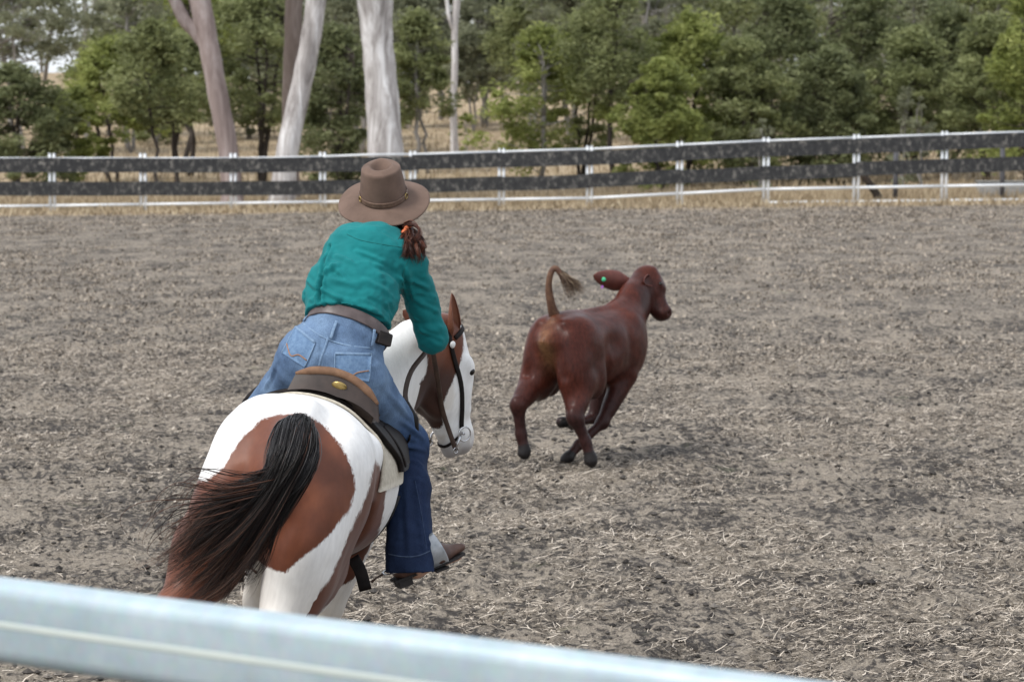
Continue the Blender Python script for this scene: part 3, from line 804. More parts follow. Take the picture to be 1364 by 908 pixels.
# tufts of tall dry grass along the fence and on the slope
def tufts():
    rng = np.random.default_rng(5); n = 26000
    d = np.where(rng.random(n) < .45, 74.5 + 12 * rng.random(n), 86 + 75 * rng.random(n) ** 1.4); x = (rng.random(n) * 2 - 1) * .2 * d
    z = terrain(x, d); h = .06 + .22 * rng.random(n) ** 2 + .12 * (d > 80); w = .02 + .02 * rng.random(n); lx = rng.normal(0, .09, n)
    V = np.stack([np.stack([x - w, d, z - .02], 1), np.stack([x + w, d, z - .02], 1), np.stack([x + lx, d + rng.normal(0, .05, n), z + h], 1)], 1).reshape(-1, 3)
    o = mesh_np('dry_paddock_grass', V, np.arange(3 * n).reshape(-1, 3), attr_mat('paddock_grass', 'tint', [(0, (.2, .155, .10)), (.6, (.36, .29, .195)), (1, (.5, .42, .30))], .9, .1), None, False, {'tint': np.repeat(rng.random(n), 3)})
    tag(o, 'tan dry grass along and beyond the far fence', 'grass', None, 'stuff')
tufts()
# ================================================================== the paint horse, leaning into a right turn
H_ROLL, H_YAW = math.radians(14), math.radians(-5)
H_LOC = Vector((-1.095, 9.56, 0.0))
HM = Matrix.Translation(H_LOC) @ Matrix.Rotation(H_YAW, 4, 'Z') @ Matrix.Rotation(H_ROLL, 4, 'Y')
HI = HM.inverted()
def hl(px, py, d): return HI @ at(px, py, d)           # photograph -> horse's own frame
horse = empty('horse', H_LOC)
horse.rotation_mode = 'XYZ'
horse.matrix_world = HM
tag(horse, 'brown and white paint horse seen from behind, galloping under the rider', 'horse')
TR = math.tan(H_ROLL)

# head frame (u from poll down to muzzle, v towards the forehead, w to the horse's right cheek)
POLL = hl(587, 437, 11.22); MUZ = hl(611, 594, 11.36)
HU = (MUZ - POLL).normalized()
_fw = HI.to_3x3() @ Vector((.80, .58, .12)); HV = (_fw - HU * _fw.dot(HU)).normalized(); HWv = HU.cross(HV) * -1
if (HM.to_3x3() @ HWv).y > 0: HWv = -HWv
HLEN = (MUZ - POLL).length; HS = HLEN / .52
def hp(u, v, w): return POLL + (HU * u + HV * v + HWv * w) * HS
HROT = Matrix((HU, HV, HWv)).transposed()

hf = Field((-.62, -.42, -.10), (.95, 2.45, 1.72), .0125)
hf.trunk([(-.06, 1.14, .13, .15, .22), (.06, 1.12, .22, .24, .27), (.22, 1.12, .275, .295, .30), (.42, 1.10, .28, .305, .28), (.62, 1.07, .315, .285, .31), (.85, 1.06, .335, .28, .34), (1.05, 1.08, .295, .315, .345), (1.25, 1.10, .235, .315, .31), (1.42, 1.07, .20, .26, .26), (1.55, 1.04, .13, .18, .18)])
for s in (-1, 1):
    hf.ell((s * .155, .22, 1.10), (.145, .26, .27), .07); hf.ell((s * .225, .44, 1.24), (.05, .07, .06), .07)
    hf.seg((s * .085 - .01, -.13, 1.14), (s * .13 - .04, -.09, .80), .012, .02, .05, sub=True)
    hf.seg((s * .26, .50, 1.02), (s * .27 - .03, .56, .84), .02, .03, .07, sub=True)                     # croup and haunch
    hf.ell((s * .155 - .02, .06, .93), (.135, .19, .30), .06)                      # buttock
    hf.ell((s * .19 - .035, .27, .84), (.115, .20, .22), .06)                       # thigh down to the stifle
    hf.ell((s * .22 - .03, .42, .80), (.07, .09, .11), .05)
    hf.seg((s * .18 - .05, .10, .80), (s * .18 - .065, -.10, .56), .13, .068, .06, (1, 0, 0), .88)
    xo = -.075; hk = (s * .18 + xo, -.17, .50 + s * .02); hf.seg((s * .18 + xo, -.08, .60), hk, .08, .055, .04)
    hf.seg((s * .18 + xo, -.20, .53 + s * .02), hk, .035, .05, .03)               # point of hock
    xf = s * .17 + xo; ft = (xf, -.10, .17 + xf * TR); hf.seg(hk, ft, .050, .036, .03)
    hf.ell(ft, (.045, .05, .05), .03)
    hoof = (xf, -.03, .055 + xf * TR); hf.seg(ft, hoof, .036, .046, .03)
    hf.seg(hoof, (xf, -.005, .035 + xf * TR), .052, .062, .02)
    # shoulder and foreleg
    hf.ell((s * .165, 1.24, 1.08), (.10, .19, .29), .07)
    el = (s * .165, 1.13, .80); kn = (s * .15, 1.20 - .05 * s, .46 + s * .03); hf.seg(el, kn, .095, .055, .06)
    hf.ell(kn, (.055, .058, .065), .03)
    ff = (s * .145, 1.16 - .10 * s, .17 + s * .15 * TR); hf.seg(kn, ff, .042, .034, .03); hf.ell(ff, (.042, .046, .045), .02)
    fh = (s * .145, 1.22 - .10 * s, .05 + s * .15 * TR); hf.seg(ff, fh, .034, .048, .02); hf.seg(fh, (fh[0], fh[1] + .02, fh[2] - .015), .055, .062, .02)
hf.seg((-.005, -.22, 1.16), (-.045, -.16, .76), .035, .06, .07, sub=True)              # cleft between the buttocks
hf.seg((0, -.06, 1.30), (0, .12, 1.37), .05, .07, .06)                        # dock
# chest, neck bending to the right, head
hf.ell((0, 1.46, 1.02), (.18, .13, .20), .08)
NB = Vector((.0, 1.18, 1.20)); N1 = Vector((.10, 1.42, 1.35)); NE = POLL + HU * .05 - HV * .02
NM = (N1 + NE) * .5 + Vector((.01, .02, .03))
nlat = ((NE - NB).cross(Vector((0, 0, 1)))).normalized()
hf.chain([NB, N1, NM, NE], [.265, .22, .165, .115], .06, nlat, [.62, .60, .58, .72])
hf.ell(hp(.06, -.01, 0), (.10, .095, .085), .05, HROT)
hf.ell(hp(.19, .015, 0), (.14, .095, .092), .05, HROT)
for s in (-1, 1):
    hf.ell(hp(.22, -.085, s * .050), (.135, .105, .045), .035, HROT)
    hf.ell(hp(.17, .052, s * .082), (.045, .028, .024), .025, HROT)
    hf.seg(hp(.22, .035, s * .065), hp(.36, .035, s * .05), .018, .014, .03)
hf.seg(hp(.20, -.005, 0), hp(.46, .005, 0), .088, .062, .04, HWv, .82)
hf.seg(hp(.26, -.11, 0), hp(.46, -.055, 0), .05, .038, .05, HWv, 1.0)
hf.ell(hp(.49, .012, 0), (.072, .062, .06), .035, HROT)
hf.ell(hp(.515, -.05, 0), (.045, .035, .04), .03, HROT)
for s in (-1, 1): hf.ell(hp(.495, .045, s * .052), (.024, .014, .016), .015, HROT, sub=True)
hf.seg(hp(.535, -.03, .05), hp(.46, -.035, .07), .007, .006, .012, sub=True)
HV_, HQ_ = hf.mesh()
HN_ = vnormals(HV_, HQ_)
# muscle relief
HV_ = HV_ + HN_ * ((fbm(HV_ * 6 + 3, 3) - .5) * .016)[:, None]

def pip(x, z, poly):
    """signed distance to a polygon, negative inside"""
    poly = np.array(poly, float); d = np.full(len(x), 1e9); ins = np.zeros(len(x), bool); n = len(poly)
    for i in range(n):
        a, c = poly[i], poly[(i + 1) % n]; e = c - a
        t = np.clip(((x - a[0]) * e[0] + (z - a[1]) * e[1]) / (e @ e + 1e-12), 0, 1)
        d = np.minimum(d, np.hypot(x - a[0] - t * e[0], z - a[1] - t * e[1]))
        c1 = (a[1] > z) != (c[1] > z)
        with np.errstate(divide='ignore', invalid='ignore'):
            ins ^= c1 & (x < (c[0] - a[0]) * (z - a[1]) / (c[1] - a[1]) + a[0])
    return np.where(ins, -d, d)
HWORLD = HV_ @ np.array(HM)[:3, :3].T + np.array(HM)[:3, 3]
HORSE_BVH = bvh(HWORLD, HQ_)
# coat pattern, laid out in the horse's own frame on its rear plane (x, z), carried forward along a slanting direction
_ray = HI.to_3x3() @ (at(410, 640, 10) - CAMP); OBL = _ray / _ray.y
def rear(px, py, y0=0.0):
    o = HI @ CAMP; r = HI.to_3x3() @ (at(px, py, 10) - CAMP); p = o + r * ((y0 - o.y) / r.y); return (p.x, p.z)
def carried(y0):
    k = HV_[:, 1] - y0; return HV_[:, 0] - OBL.x * k, HV_[:, 2] - OBL.z * k
qx, qz = carried(0.0)
HAUNCH = [rear(*p) for p in [(368, 553), (344, 560), (322, 582), (300, 618), (276, 640), (225, 640), (120, 760), (140, 960), (300, 960), (318, 800), (338, 748), (352, 750), (370, 762), (382, 764), (396, 748), (420, 727), (446, 706), (464, 682), (473, 652), (470, 622), (456, 592), (432, 566), (400, 551)]]
d1 = np.where(HV_[:, 1] < .55, pip(qx, qz, HAUNCH), .3)
qx2, qz2 = carried(.55)
FLANK = [rear(px, py, .55) for px, py in [(497, 606), (505, 622), (513, 650), (514, 680), (507, 715), (495, 770), (450, 790), (402, 830), (392, 815), (438, 766), (453, 728), (467, 697), (485, 654), (492, 622)]]
d2 = np.where((HV_[:, 1] > -.05) & (HV_[:, 1] < 1.1), pip(qx2, qz2, FLANK), .3)
qx3, qz3 = carried(1.75)
CHEEK = [rear(px, py, 1.75) for px, py in [(582, 405), (604, 415), (618, 450), (615, 478), (608, 494), (602, 505), (592, 526), (583, 542), (589, 566), (583, 570), (566, 568), (556, 556), (543, 541), (551, 520), (563, 505), (567, 482), (560, 466), (550, 452), (560, 440)]]
d3 = np.where(HV_[:, 1] > 1.45, pip(qx3, qz3, CHEEK), .3)
far_side = np.where((HV_[:, 0] < -.12) & (HV_[:, 1] > .55) & (HV_[:, 1] < 1.5), np.hypot(HV_[:, 1] - 1.05, HV_[:, 2] - 1.0) - .26, .3)
PATCH = np.minimum(np.minimum(d1, d2), np.minimum(d3, far_side))
DARK = np.clip((d3 < .03) * sstep(.0, -.12, HV_[:, 2] - np.array(POLL)[2] + .08) * .9 + (d2 < .02) * .25, 0, 1)

jit = (fbm(HV_ * 60, 2) - .5) * .008 + (fbm(HV_ * 7 + 50, 3) - .5) * .030
brown = np.clip(.5 - (PATCH + jit) / .12, 0, 1)
MAT_COAT, N, L, b = new_mat('paint_coat')
_a = N.new('ShaderNodeAttribute'); _a.attribute_name = 'brown'
_d = N.new('ShaderNodeAttribute'); _d.attribute_name = 'dark'
_g = N.new('ShaderNodeAttribute'); _g.attribute_name = 'grime'
_hr = noise(N, L, 60, 4, .6, 'Object', (1, 1, .22))
_je = noise(N, L, 150, 2, .6, 'Object', (1, 1, .35)); _jm = N.new('ShaderNodeMath'); _jm.operation = 'MULTIPLY_ADD'; _jm.inputs[1].default_value = .16
L.new(_je.outputs['Fac'], _jm.inputs[0]); L.new(_a.outputs['Fac'], _jm.inputs[2])
_edge = N.new('ShaderNodeMapRange'); _edge.inputs['From Min'].default_value = .545; _edge.inputs['From Max'].default_value = .615; L.new(_jm.outputs[0], _edge.inputs['Value'])
_big = noise(N, L, 5, 4, .6)
_br = ramp(N, [(.25, (.085, .026, .013)), (.55, (.138, .043, .021)), (.8, (.205, .068, .032))]); L.new(_big.outputs['Fac'], _br.inputs['Fac'])
_wh = ramp(N, [(.25, (.70, .685, .66)), (.7, (.83, .825, .815))]); L.new(_big.outputs['Fac'], _wh.inputs['Fac'])
_c = mixc(N, L, _d.outputs['Fac'], _br.outputs['Color'], (.035, .015, .011))
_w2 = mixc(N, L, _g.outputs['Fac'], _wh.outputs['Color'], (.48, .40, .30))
_c = mixc(N, L, _edge.outputs['Result'], _w2, _c)
_hc = ramp(N, [(.3, (.92, .92, .92)), (.7, (1.05, 1.05, 1.05))]); L.new(_hr.outputs['Fac'], _hc.inputs['Fac'])
_c = mixc(N, L, 1.0, _c, _hc.outputs['Color'], 'MULTIPLY')
_mz = N.new('ShaderNodeAttribute'); _mz.attribute_name = 'muzzle'
_c = mixc(N, L, _mz.outputs['Fac'], _c, (.19, .17, .18))
_hfm = N.new('ShaderNodeAttribute'); _hfm.attribute_name = 'hoof'
_c = mixc(N, L, _hfm.outputs['Fac'], _c, (.06, .05, .045))
L.new(_c, b.inputs['Base Color']); b.inputs['Roughness'].default_value = .5; b.inputs['Specular IOR Level'].default_value = .32
b.inputs['Sheen Weight'].default_value = .12; b.inputs['Sheen Roughness'].default_value = .4
bump(N, L, b, _hr.outputs['Fac'], .12, .003)
_hx = (HV_ - np.array(POLL)) / HS; _hu, _hv, _hw = _hx @ np.array(HU), _hx @ np.array(HV), _hx @ np.array(HWv)
inhead = (np.abs(_hw) < .2) & (_hu > -.15) & (np.abs(_hv) < .3) & (HV_[:, 1] > 1.55)
muzzle = np.where(inhead, sstep(.455, .53, _hu + .35 * np.maximum(-_hv - .02, 0) + (fbm(HV_ * 20, 2) - .5) * .05), 0) * .7
groundz = HWORLD[:, 2]
hoofm = 1 - sstep(.075, .09, groundz)
mott = inhead * sstep(.50, .64, fbm(HV_ * 13, 3)) * .38
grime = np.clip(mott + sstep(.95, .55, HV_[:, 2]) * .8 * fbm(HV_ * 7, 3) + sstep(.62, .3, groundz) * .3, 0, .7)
legd = (1 - sstep(.45, .62, groundz)) * (brown > .5)
body = mesh_np('body', HV_, HQ_, MAT_COAT, horse, True, {'brown': brown, 'dark': np.clip(DARK + legd * .6, 0, 1), 'muzzle': muzzle, 'hoof': hoofm, 'grime': grime})
body['label'] = 'brown and white patched coat'

# ears, eyes
def ear(base, tip, open_dir, w, mat_out, name, parent, world_to=None, blunt=.75):
    base, tip, o = Vector(base), Vector(tip), Vector(open_dir); ax = (tip - base); Ln = ax.length; ax.normalize(); o = (o - ax * o.dot(ax)).normalized(); sd = ax.cross(o)
    V = []; n, k = 14, 13
    for i in range(n):
        t = i / (n - 1); ww = w * (math.sin(math.pi * min(1, .22 + .78 * t)) ** blunt) * (1 - .15 * t) * (.62 + .38 * min(1, t / .3)) + .002; cup = .9 * (1 - .5 * t)
        for lay in (0, 1):
            for j in range(k):
                a = (j / (k - 1) - .5) * 2 * 2.0 * (1 - .25 * t); rr = ww - (.005 if lay else 0)
                V.append(base + ax * (Ln * t) + sd * (math.sin(a) * rr) - o * (math.cos(a) * rr * cup - ww * cup))
    V = np.array([list(v) for v in V]).reshape(n, 2, k, 3); Q = []; I = lambda i, l, j: (i * 2 + l) * k + j
    for i in range(n - 1):
        for j in range(k - 1):
            Q.append([I(i, 0, j), I(i + 1, 0, j), I(i + 1, 0, j + 1), I(i, 0, j + 1)]); Q.append([I(i, 1, j + 1), I(i + 1, 1, j + 1), I(i + 1, 1, j), I(i, 1, j)])
        for j in (0, k - 1): Q.append([I(i, 0, j), I(i, 1, j), I(i + 1, 1, j), I(i + 1, 0, j)])
    o_ = mesh_np(name, V.reshape(-1, 3), np.array(Q), mat_out, parent, True, None, world_to)
    return o_
MAT_BROWNHAIR = simple('brown_ear_hair', (.12, .04, .022), (.21, .08, .042), 14, .6, 0, .1, .002)
MAT_EYE = simple('dark_eye', (.006, .005, .005), (.012, .009, .008), 10, .08, 0, 0)
for s in (1, -1):
    eb = hp(.03, -.012, s * .052); et = hp(-.155, .03, .075) if s > 0 else hp(-.09, -.10, -.11)
    ear(eb, et, HWv * (s * .75) + HV * .5, .044, MAT_BROWNHAIR, 'ear', horse, None, .55)
    m = MB(); c = hp(.19, .055, s * .088); th = np.linspace(0, np.pi, 9); V, Q = [], []
    m.tube([c + HWv * (.02 * math.cos(a)) for a in th], [.0195 * math.sin(a) + .0008 for a in th], 14); m.build('eye', MAT_EYE, horse)
# forelock and short mane
MAT_HAIR_STR = attr_mat('tail_hair', 'tint', [(0, (.007, .006, .006)), (.5, (.013, .010, .009)), (.72, (.042, .019, .013)), (.88, (.10, .045, .028)), (1, (.18, .10, .07))], .45, .22)
MAT_MANE = attr_mat('mane_hair', 'tint', [(0, (.45, .42, .38)), (1, (.75, .73, .70))], .5, .3)
def strands(name, guides, n, r0, r1, seed, mat, parent, spread=1.0, seglen=18, jitter=.01, curl=.012, tintf=None, world_to=None, ribs=3, short=.35, locks=0, thick=1.15):
    """hair: strands drawn between guide curves, each guide (points, weight radius list)"""
    rng = np.random.default_rng(seed); G = [spline(g, seglen) for g in guides]; G = np.array(G); ng = len(G)
    i = rng.integers(0, ng - 1, n) if ng > 1 else np.zeros(n, int); f = rng.random((n, 1, 1))
    base = G[i] * (1 - f) + G[np.minimum(i + 1, ng - 1)] * f
    t = np.linspace(0, 1, seglen)[None, :, None]
    off = rng.normal(0, 1, (n, 1, 3)) * (spread * (r0 + (r1 - r0) * np.sin(t * 1.6)))
    ph = rng.random((n, 1, 3)) * 6.28; fr = 2.5 + 4 * rng.random((n, 1, 1))
    if locks:
        lk = rng.integers(0, locks, n); li = rng.integers(0, ng - 1, locks); lf = rng.random((locks, 1, 1))
        base = G[li[lk]] * (1 - lf[lk]) + G[li[lk] + 1] * lf[lk]; pull = 1 - .72 * np.sin(t * 1.5)
        loff = rng.normal(0, 1, (locks, 1, 3))[lk] * (spread * (r0 + (r1 - r0) * np.sin(t * 1.6))) * 1.25
        off = loff + off * pull * .75
        lph = rng.random((locks, 1, 3)) * 6.28; lfr = 3 + 5 * rng.random((locks, 1, 1)); off = off + np.sin(t * lfr[lk] + lph[lk]) * curl * 1.5 * t ** 1.2
        base = base + (1 - sstep(0, .25, t)) * (G[i] * (1 - f) + G[np.minimum(i + 1, ng - 1)] * f - base)
    pts = base + off + np.sin(t * fr + ph) * curl * t * (.4 if locks else 1) + rng.normal(0, jitter, (n, 1, 3)) * t ** 2
    ln = 1 - short * rng.random((n, 1)) ** 1.5
    tt = np.linspace(0, 1, seglen)[None] * ln * (seglen - 1); k = np.clip(tt.astype(int), 0, seglen - 2); fr2 = (tt - k)[..., None]
    a = np.arange(n)[:, None]; pts = pts[a, k] * (1 - fr2) + pts[a, k + 1] * fr2
    T = np.gradient(pts, axis=1); T /= np.linalg.norm(T, axis=2)[..., None] + 1e-9
    up = rng.normal(0, 1, (n, 1, 3)); A = np.cross(T, up); A /= np.linalg.norm(A, axis=2)[..., None] + 1e-9; B = np.cross(T, A)
    rad = thick * (.0011 + .0012 * rng.random((n, 1, 1))) * np.clip(1.15 - t * 1.05, .12, 1)
    V = np.stack([pts + (A * math.cos(q) + B * math.sin(q)) * rad for q in np.linspace(0, 2 * np.pi, ribs, endpoint=False)], 2)
    idx = np.arange(n * seglen).reshape(n, seglen)[:, :-1, None] * ribs; j = np.arange(ribs); j2 = (j + 1) % ribs
    Q = np.stack([idx + j, idx + j2, idx + ribs + j2, idx + ribs + j], -1).reshape(-1, 4)
    tint = (tintf(t[..., 0], rng.random((n, 1))) if tintf else np.broadcast_to(rng.random((n, 1)), (n, seglen)))
    tint = np.repeat(np.broadcast_to(tint, (n, seglen)).ravel(), ribs)
    return mesh_np(name, V.reshape(-1, 3), Q, mat, parent, True, {'tint': tint}, world_to)
def A3(*p): return [list(at(*q)) for q in p]
DK = [(398, 556, 9.47), (392, 566, 9.38)]
tail_g = [
    A3((384, 559, 9.49), (376, 567, 9.36), (366, 592, 9.28), (362, 632, 9.26), (322, 648, 9.24), (284, 660, 9.22), (256, 694, 9.22), (244, 740, 9.24)),
    A3((390, 557, 9.49), (385, 562, 9.35), (372, 600, 9.25), (358, 640, 9.23), (320, 668, 9.20), (276, 694, 9.18), (240, 726, 9.18), (200, 744, 9.18)),
    A3((400, 557, 9.50), (396, 561, 9.34), (380, 604, 9.23), (360, 646, 9.21), (324, 690, 9.18), (284, 728, 9.16), (248, 756, 9.17), (212, 772, 9.18)),
    A3((402, 558, 9.50), (402, 564, 9.34), (392, 606, 9.23), (366, 650, 9.21), (336, 702, 9.18), (302, 752, 9.17), (268, 784, 9.18), (244, 806, 9.20)),
    A3((403, 559, 9.50), (410, 568, 9.35), (406, 606, 9.25), (380, 650, 9.24), (342, 700, 9.20), (312, 750, 9.20), (290, 784, 9.20), (270, 806, 9.22)),
    A3((410, 560, 9.49), (416, 576, 9.37), (414, 612, 9.28), (388, 656, 9.28), (362, 700, 9.26), (344, 736, 9.24), (322, 764, 9.24), (300, 786, 9.24)),
]
tail_t = lambda t, r: np.clip(.06 + .55 * r ** 2 + .62 * sstep(.45, 1.0, t) * (.35 + .65 * r) + .30 * np.exp(-((t - .27) / .09) ** 2) * r, 0, 1)
strands('tail', tail_g, 3300, .004, .013, 4, MAT_HAIR_STR, horse, 1.0, 17, .007, .024, tail_t, HI, 3, .40, 110, .85)
# loose flyaway hairs, part of the tail
fly_g = [A3((372, 610, 9.25), (345, 632, 9.2), (300, 628, 9.15), (262, 612, 9.1), (248, 640, 9.1)), A3((365, 640, 9.22), (300, 650, 9.12), (250, 640, 9.05), (232, 676, 9.05), (246, 700, 9.1)), A3((350, 660, 9.2), (280, 680, 9.1), (220, 700, 9.05), (190, 730, 9.05), (206, 760, 9.1))]
fl = strands('tail_wisps', fly_g, 48, .01, .03, 9, MAT_HAIR_STR, horse, 1.0, 22, .02, .03, lambda t, r: np.clip(.4 + .5 * r + 0 * t, 0, 1), HI)
# grey-haired top of the dock
grey_g = [A3((383, 559, 9.48), (371, 570, 9.345), (362, 594, 9.26), (358, 626, 9.235), (366, 652, 9.23)), A3((391, 556, 9.48), (385, 561, 9.325), (377, 600, 9.225), (364, 640, 9.215), (356, 656, 9.22)), A3((402, 557, 9.49), (404, 564, 9.33), (394, 604, 9.225), (376, 640, 9.22), (362, 660, 9.22)), A3((409, 560, 9.48), (418, 577, 9.36), (419, 608, 9.27), (404, 638, 9.24), (380, 656, 9.24))]
MAT_GREYHAIR = attr_mat('dock_hair', 'tint', [(0, (.012, .011, .012)), (.6, (.035, .033, .035)), (1, (.15, .145, .145))], .45, .3)
strands('dock_hair', grey_g, 1400, .003, .010, 14, MAT_GREYHAIR, horse, 1.0, 11, .004, .004, lambda t, r: np.clip(.15 + .7 * r * r + 0 * t, 0, 1), HI, 3, .6)
mane_g = [[list(NE + nlat * o + Vector((0, 0, .13))), list(NE + nlat * (o - .10) + Vector((0, -.03, .06))), list(NE + nlat * (o - .13) + Vector((0, -.06, -.08)))] for o in (0, 0)]
mm = []
for t in np.linspace(0, 1, 6):
    c = N1.lerp(NE, t); h = .215 + (.115 - .215) * t
    mm.append([list(c + Vector((0, 0, h - .01))), list(c - nlat * .07 + Vector((0, 0, h - .03))), list(c - nlat * .125 + Vector((0, 0, h - .14))), list(c - nlat * .14 + Vector((0, 0, h - .25)))])
strands('mane', mm, 700, .006, .012, 6, MAT_MANE, horse, 1.0, 10, .01, .01)

# ------------------------------------------------------------------ tack
MAT_LEATHER = simple('dark_leather', (.006, .005, .005), (.016, .012, .011), 30, .6, 0, .25, .002, spec=.14)
MAT_LEATHER_BR = simple('brown_leather', (.030, .016, .011), (.062, .034, .023), 24, .45, 0, .2, .002)
MAT_TAN = simple('tan_suede', (.13, .068, .038), (.21, .115, .064), 30, .75, 0, .15, .002)
MAT_CANTLE = simple('worn_brown_leather', (.020, .013, .0105), (.046, .030, .024), 18, .5, 0, .2, .002)
MAT_BRASS = simple('aged_brass', (.20, .14, .05), (.40, .29, .11), 20, .35, .9, .1, .001)
MAT_STEEL = simple('bit_steel', (.45, .45, .46), (.65, .65, .66), 20, .25, .95, .05, .001)
MAT_BLANKET = simple('cream_felt', (.40, .36, .29), (.58, .53, .44), 60, .95, 0, .5, .003)
MAT_GIRTH = simple('dark_webbing', (.012, .011, .012), (.03, .028, .028), 40, .8, 0, .2, .002)

def back_pt(y, ang, lift):
    """point over the horse's back in its own frame: ang from the top, right positive"""
    c = Vector((0, y, 1.10)); dr = Vector((math.sin(ang), 0, math.cos(ang)))
    p, n, i, d_ = LOCAL_BVH.ray_cast(c + dr * .9, -dr)
    if p is None: p = c + dr * .3; n = dr
    return p + n * lift
LOCAL_BVH = bvh(HV_, HQ_)
def back_sheet(y0f, y1f, a0, a1, lift, thick, name, mat, parent, ny=14, na=36, edge=None, world=True):
    """a layer following the back between two edge curves"""
    V = []
    for l in (0, 1):
        for j in range(na + 1):
            a = a0 + (a1 - a0) * j / na
            for i in range(ny + 1):
                y = y0f(a) + (y1f(a) - y0f(a)) * i / ny
                V.append(list(back_pt(y, a, lift + (thick if l == 0 else 0))))
    V = np.array(V).reshape(2, na + 1, ny + 1, 3)
    for _ in range(3):
        V[:, 1:-1, 1:-1] = .4 * V[:, 1:-1, 1:-1] + .15 * (V[:, 2:, 1:-1] + V[:, :-2, 1:-1] + V[:, 1:-1, 2:] + V[:, 1:-1, :-2])
    Q = []; I = lambda l, j, i: (l * (na + 1) + j) * (ny + 1) + i
    for j in range(na):
        for i in range(ny):
            Q.append([I(0, j, i), I(0, j + 1, i), I(0, j + 1, i + 1), I(0, j, i + 1)]); Q.append([I(1, j, i + 1), I(1, j + 1, i + 1), I(1, j + 1, i), I(1, j, i)])
        for i in (0, ny): Q.append([I(0, j, i), I(1, j, i), I(1, j + 1, i), I(0, j + 1, i)] if i == 0 else [I(0, j + 1, i), I(1, j + 1, i), I(1, j, i), I(0, j, i)])
    for i in range(ny):
        for j in (0, na): Q.append([I(0, j, i), I(0, j, i + 1), I(1, j, i + 1), I(1, j, i)])
    return mesh_np(name, V.reshape(-1, 3), np.array(Q), mat, parent, True)
blanket = empty('saddle_blanket'); blanket.matrix_world = HM
tag(blanket, 'cream felt saddle blanket showing below the dark saddle', 'blanket')
back_sheet(lambda a: .46 + .05 * math.sin(a * 1.3) ** 2, lambda a: 1.16 - .06 * abs(a), -1.2, 1.55, .003, .010, 'felt', MAT_BLANKET, blanket)
SLIP = Matrix.Translation((0, 0, .95)) @ Matrix.Rotation(math.radians(6), 4, 'Y') @ Matrix.Translation((0, 0, -.95 - .012))
def slipped(V): M = np.array(SLIP); return np.asarray(V) @ M[:3, :3].T + M[:3, 3]
saddle = empty('saddle'); saddle.matrix_world = HM
tag(saddle, 'dark leather stock saddle with tan rimmed cantle and brass badge', 'saddle')
back_sheet(lambda a: .50 + .05 * math.sin(a * 1.3) ** 2 + .2 * float(sstep(.75, 1.4, abs(a))), lambda a: 1.06, -1.0, 1.40, .016, .018, 'skirt', MAT_LEATHER, saddle, 14, 34)
for s in (1, -1):   # flaps hanging under the rider's legs
    back_sheet(lambda a: .74 + .10 * max(0, abs(a) - 1.0), lambda a: 1.02 + .06 * max(0, abs(a) - .9), .85 * s, (1.36 if s > 0 else 1.2) * s, .030 if s > 0 else .015, .007, 'flap', MAT_LEATHER, saddle, 10, 20)
SEAT = np.array([[x, y, 0] for y in np.linspace(.50, 1.02, 14) for x in np.linspace(-1, 1, 15)])
# seat with raised cantle
def seat_surface():
    V = []; ys_, xs_ = np.linspace(0, 1, 20), np.linspace(-1, 1, 23)
    for l in (0, 1):
        for t in ys_:
            for q in xs_:
                y = .565 + t * .46; w = .165 - .05 * t + .02 * math.sin(t * 3.1); x = q * w
                zb = list(back_pt(y, x / .34, .045))[2]
                rise = .085 * max(0, 1 - t / .26) ** 1.5 * (1 - .42 * q * q) + .075 * max(0, (t - .78) / .22) ** 1.6 * (1 - .4 * q * q)
                z = zb + .012 + rise
                V.append([x, y - (.045 * max(0, 1 - t / .26) ** 2), z if l == 0 else zb - .012])
    V = np.array(V); ny, nx = len(ys_), len(xs_); Q = []; I = lambda l, i, j: (l * ny + i) * nx + j
    for i in range(ny - 1):
        for j in range(nx - 1):
            Q.append([I(0, i, j), I(0, i, j + 1), I(0, i + 1, j + 1), I(0, i + 1, j)]); Q.append([I(1, i + 1, j), I(1, i + 1, j + 1), I(1, i, j + 1), I(1, i, j)])
        for j in (0, nx - 1): Q.append([I(0, i, j), I(0, i + 1, j), I(1, i + 1, j), I(1, i, j)])
    for j in range(nx - 1):
        for i in (0, ny - 1): Q.append([I(0, i, j), I(1, i, j), I(1, i, j + 1), I(0, i, j + 1)])
    return V, np.array(Q)
_v, _q = seat_surface(); _v = slipped(_v)
mesh_np('seat', _v, _q, MAT_CANTLE, saddle, True)
rim = _v[:23]; m = MB(); m.tube(spline(rim + [0, -.004, .004], 40), np.interp(np.linspace(0, 1, 40), [0, .15, .85, 1], [.006, .016, .016, .006]), 10); m.build('cantle_rim', MAT_TAN, saddle)
# cantle back board below the rim
cb = []
for l in (0, 1):
    for j in range(23):
        top = rim[j]; zb = top[2] - .075 + .02 * abs(j - 11) / 11
        for t in np.linspace(0, 1, 6): cb.append([top[0] * (1 + .10 * t), top[1] - .008 - .028 * t + (.03 if l else 0), top[2] * (1 - t) + (zb - .004) * t])
cb = np.array(cb); Q = []
I = lambda l, j, i: (l * 23 + j) * 6 + i
for j in range(22):
    for i in range(5):
        Q.append([I(0, j, i), I(0, j, i + 1), I(0, j + 1, i + 1), I(0, j + 1, i)]); Q.append([I(1, j + 1, i), I(1, j + 1, i + 1), I(1, j, i + 1), I(1, j, i)])
mesh_np('cantle', cb, np.array(Q), MAT_CANTLE, saddle, True)
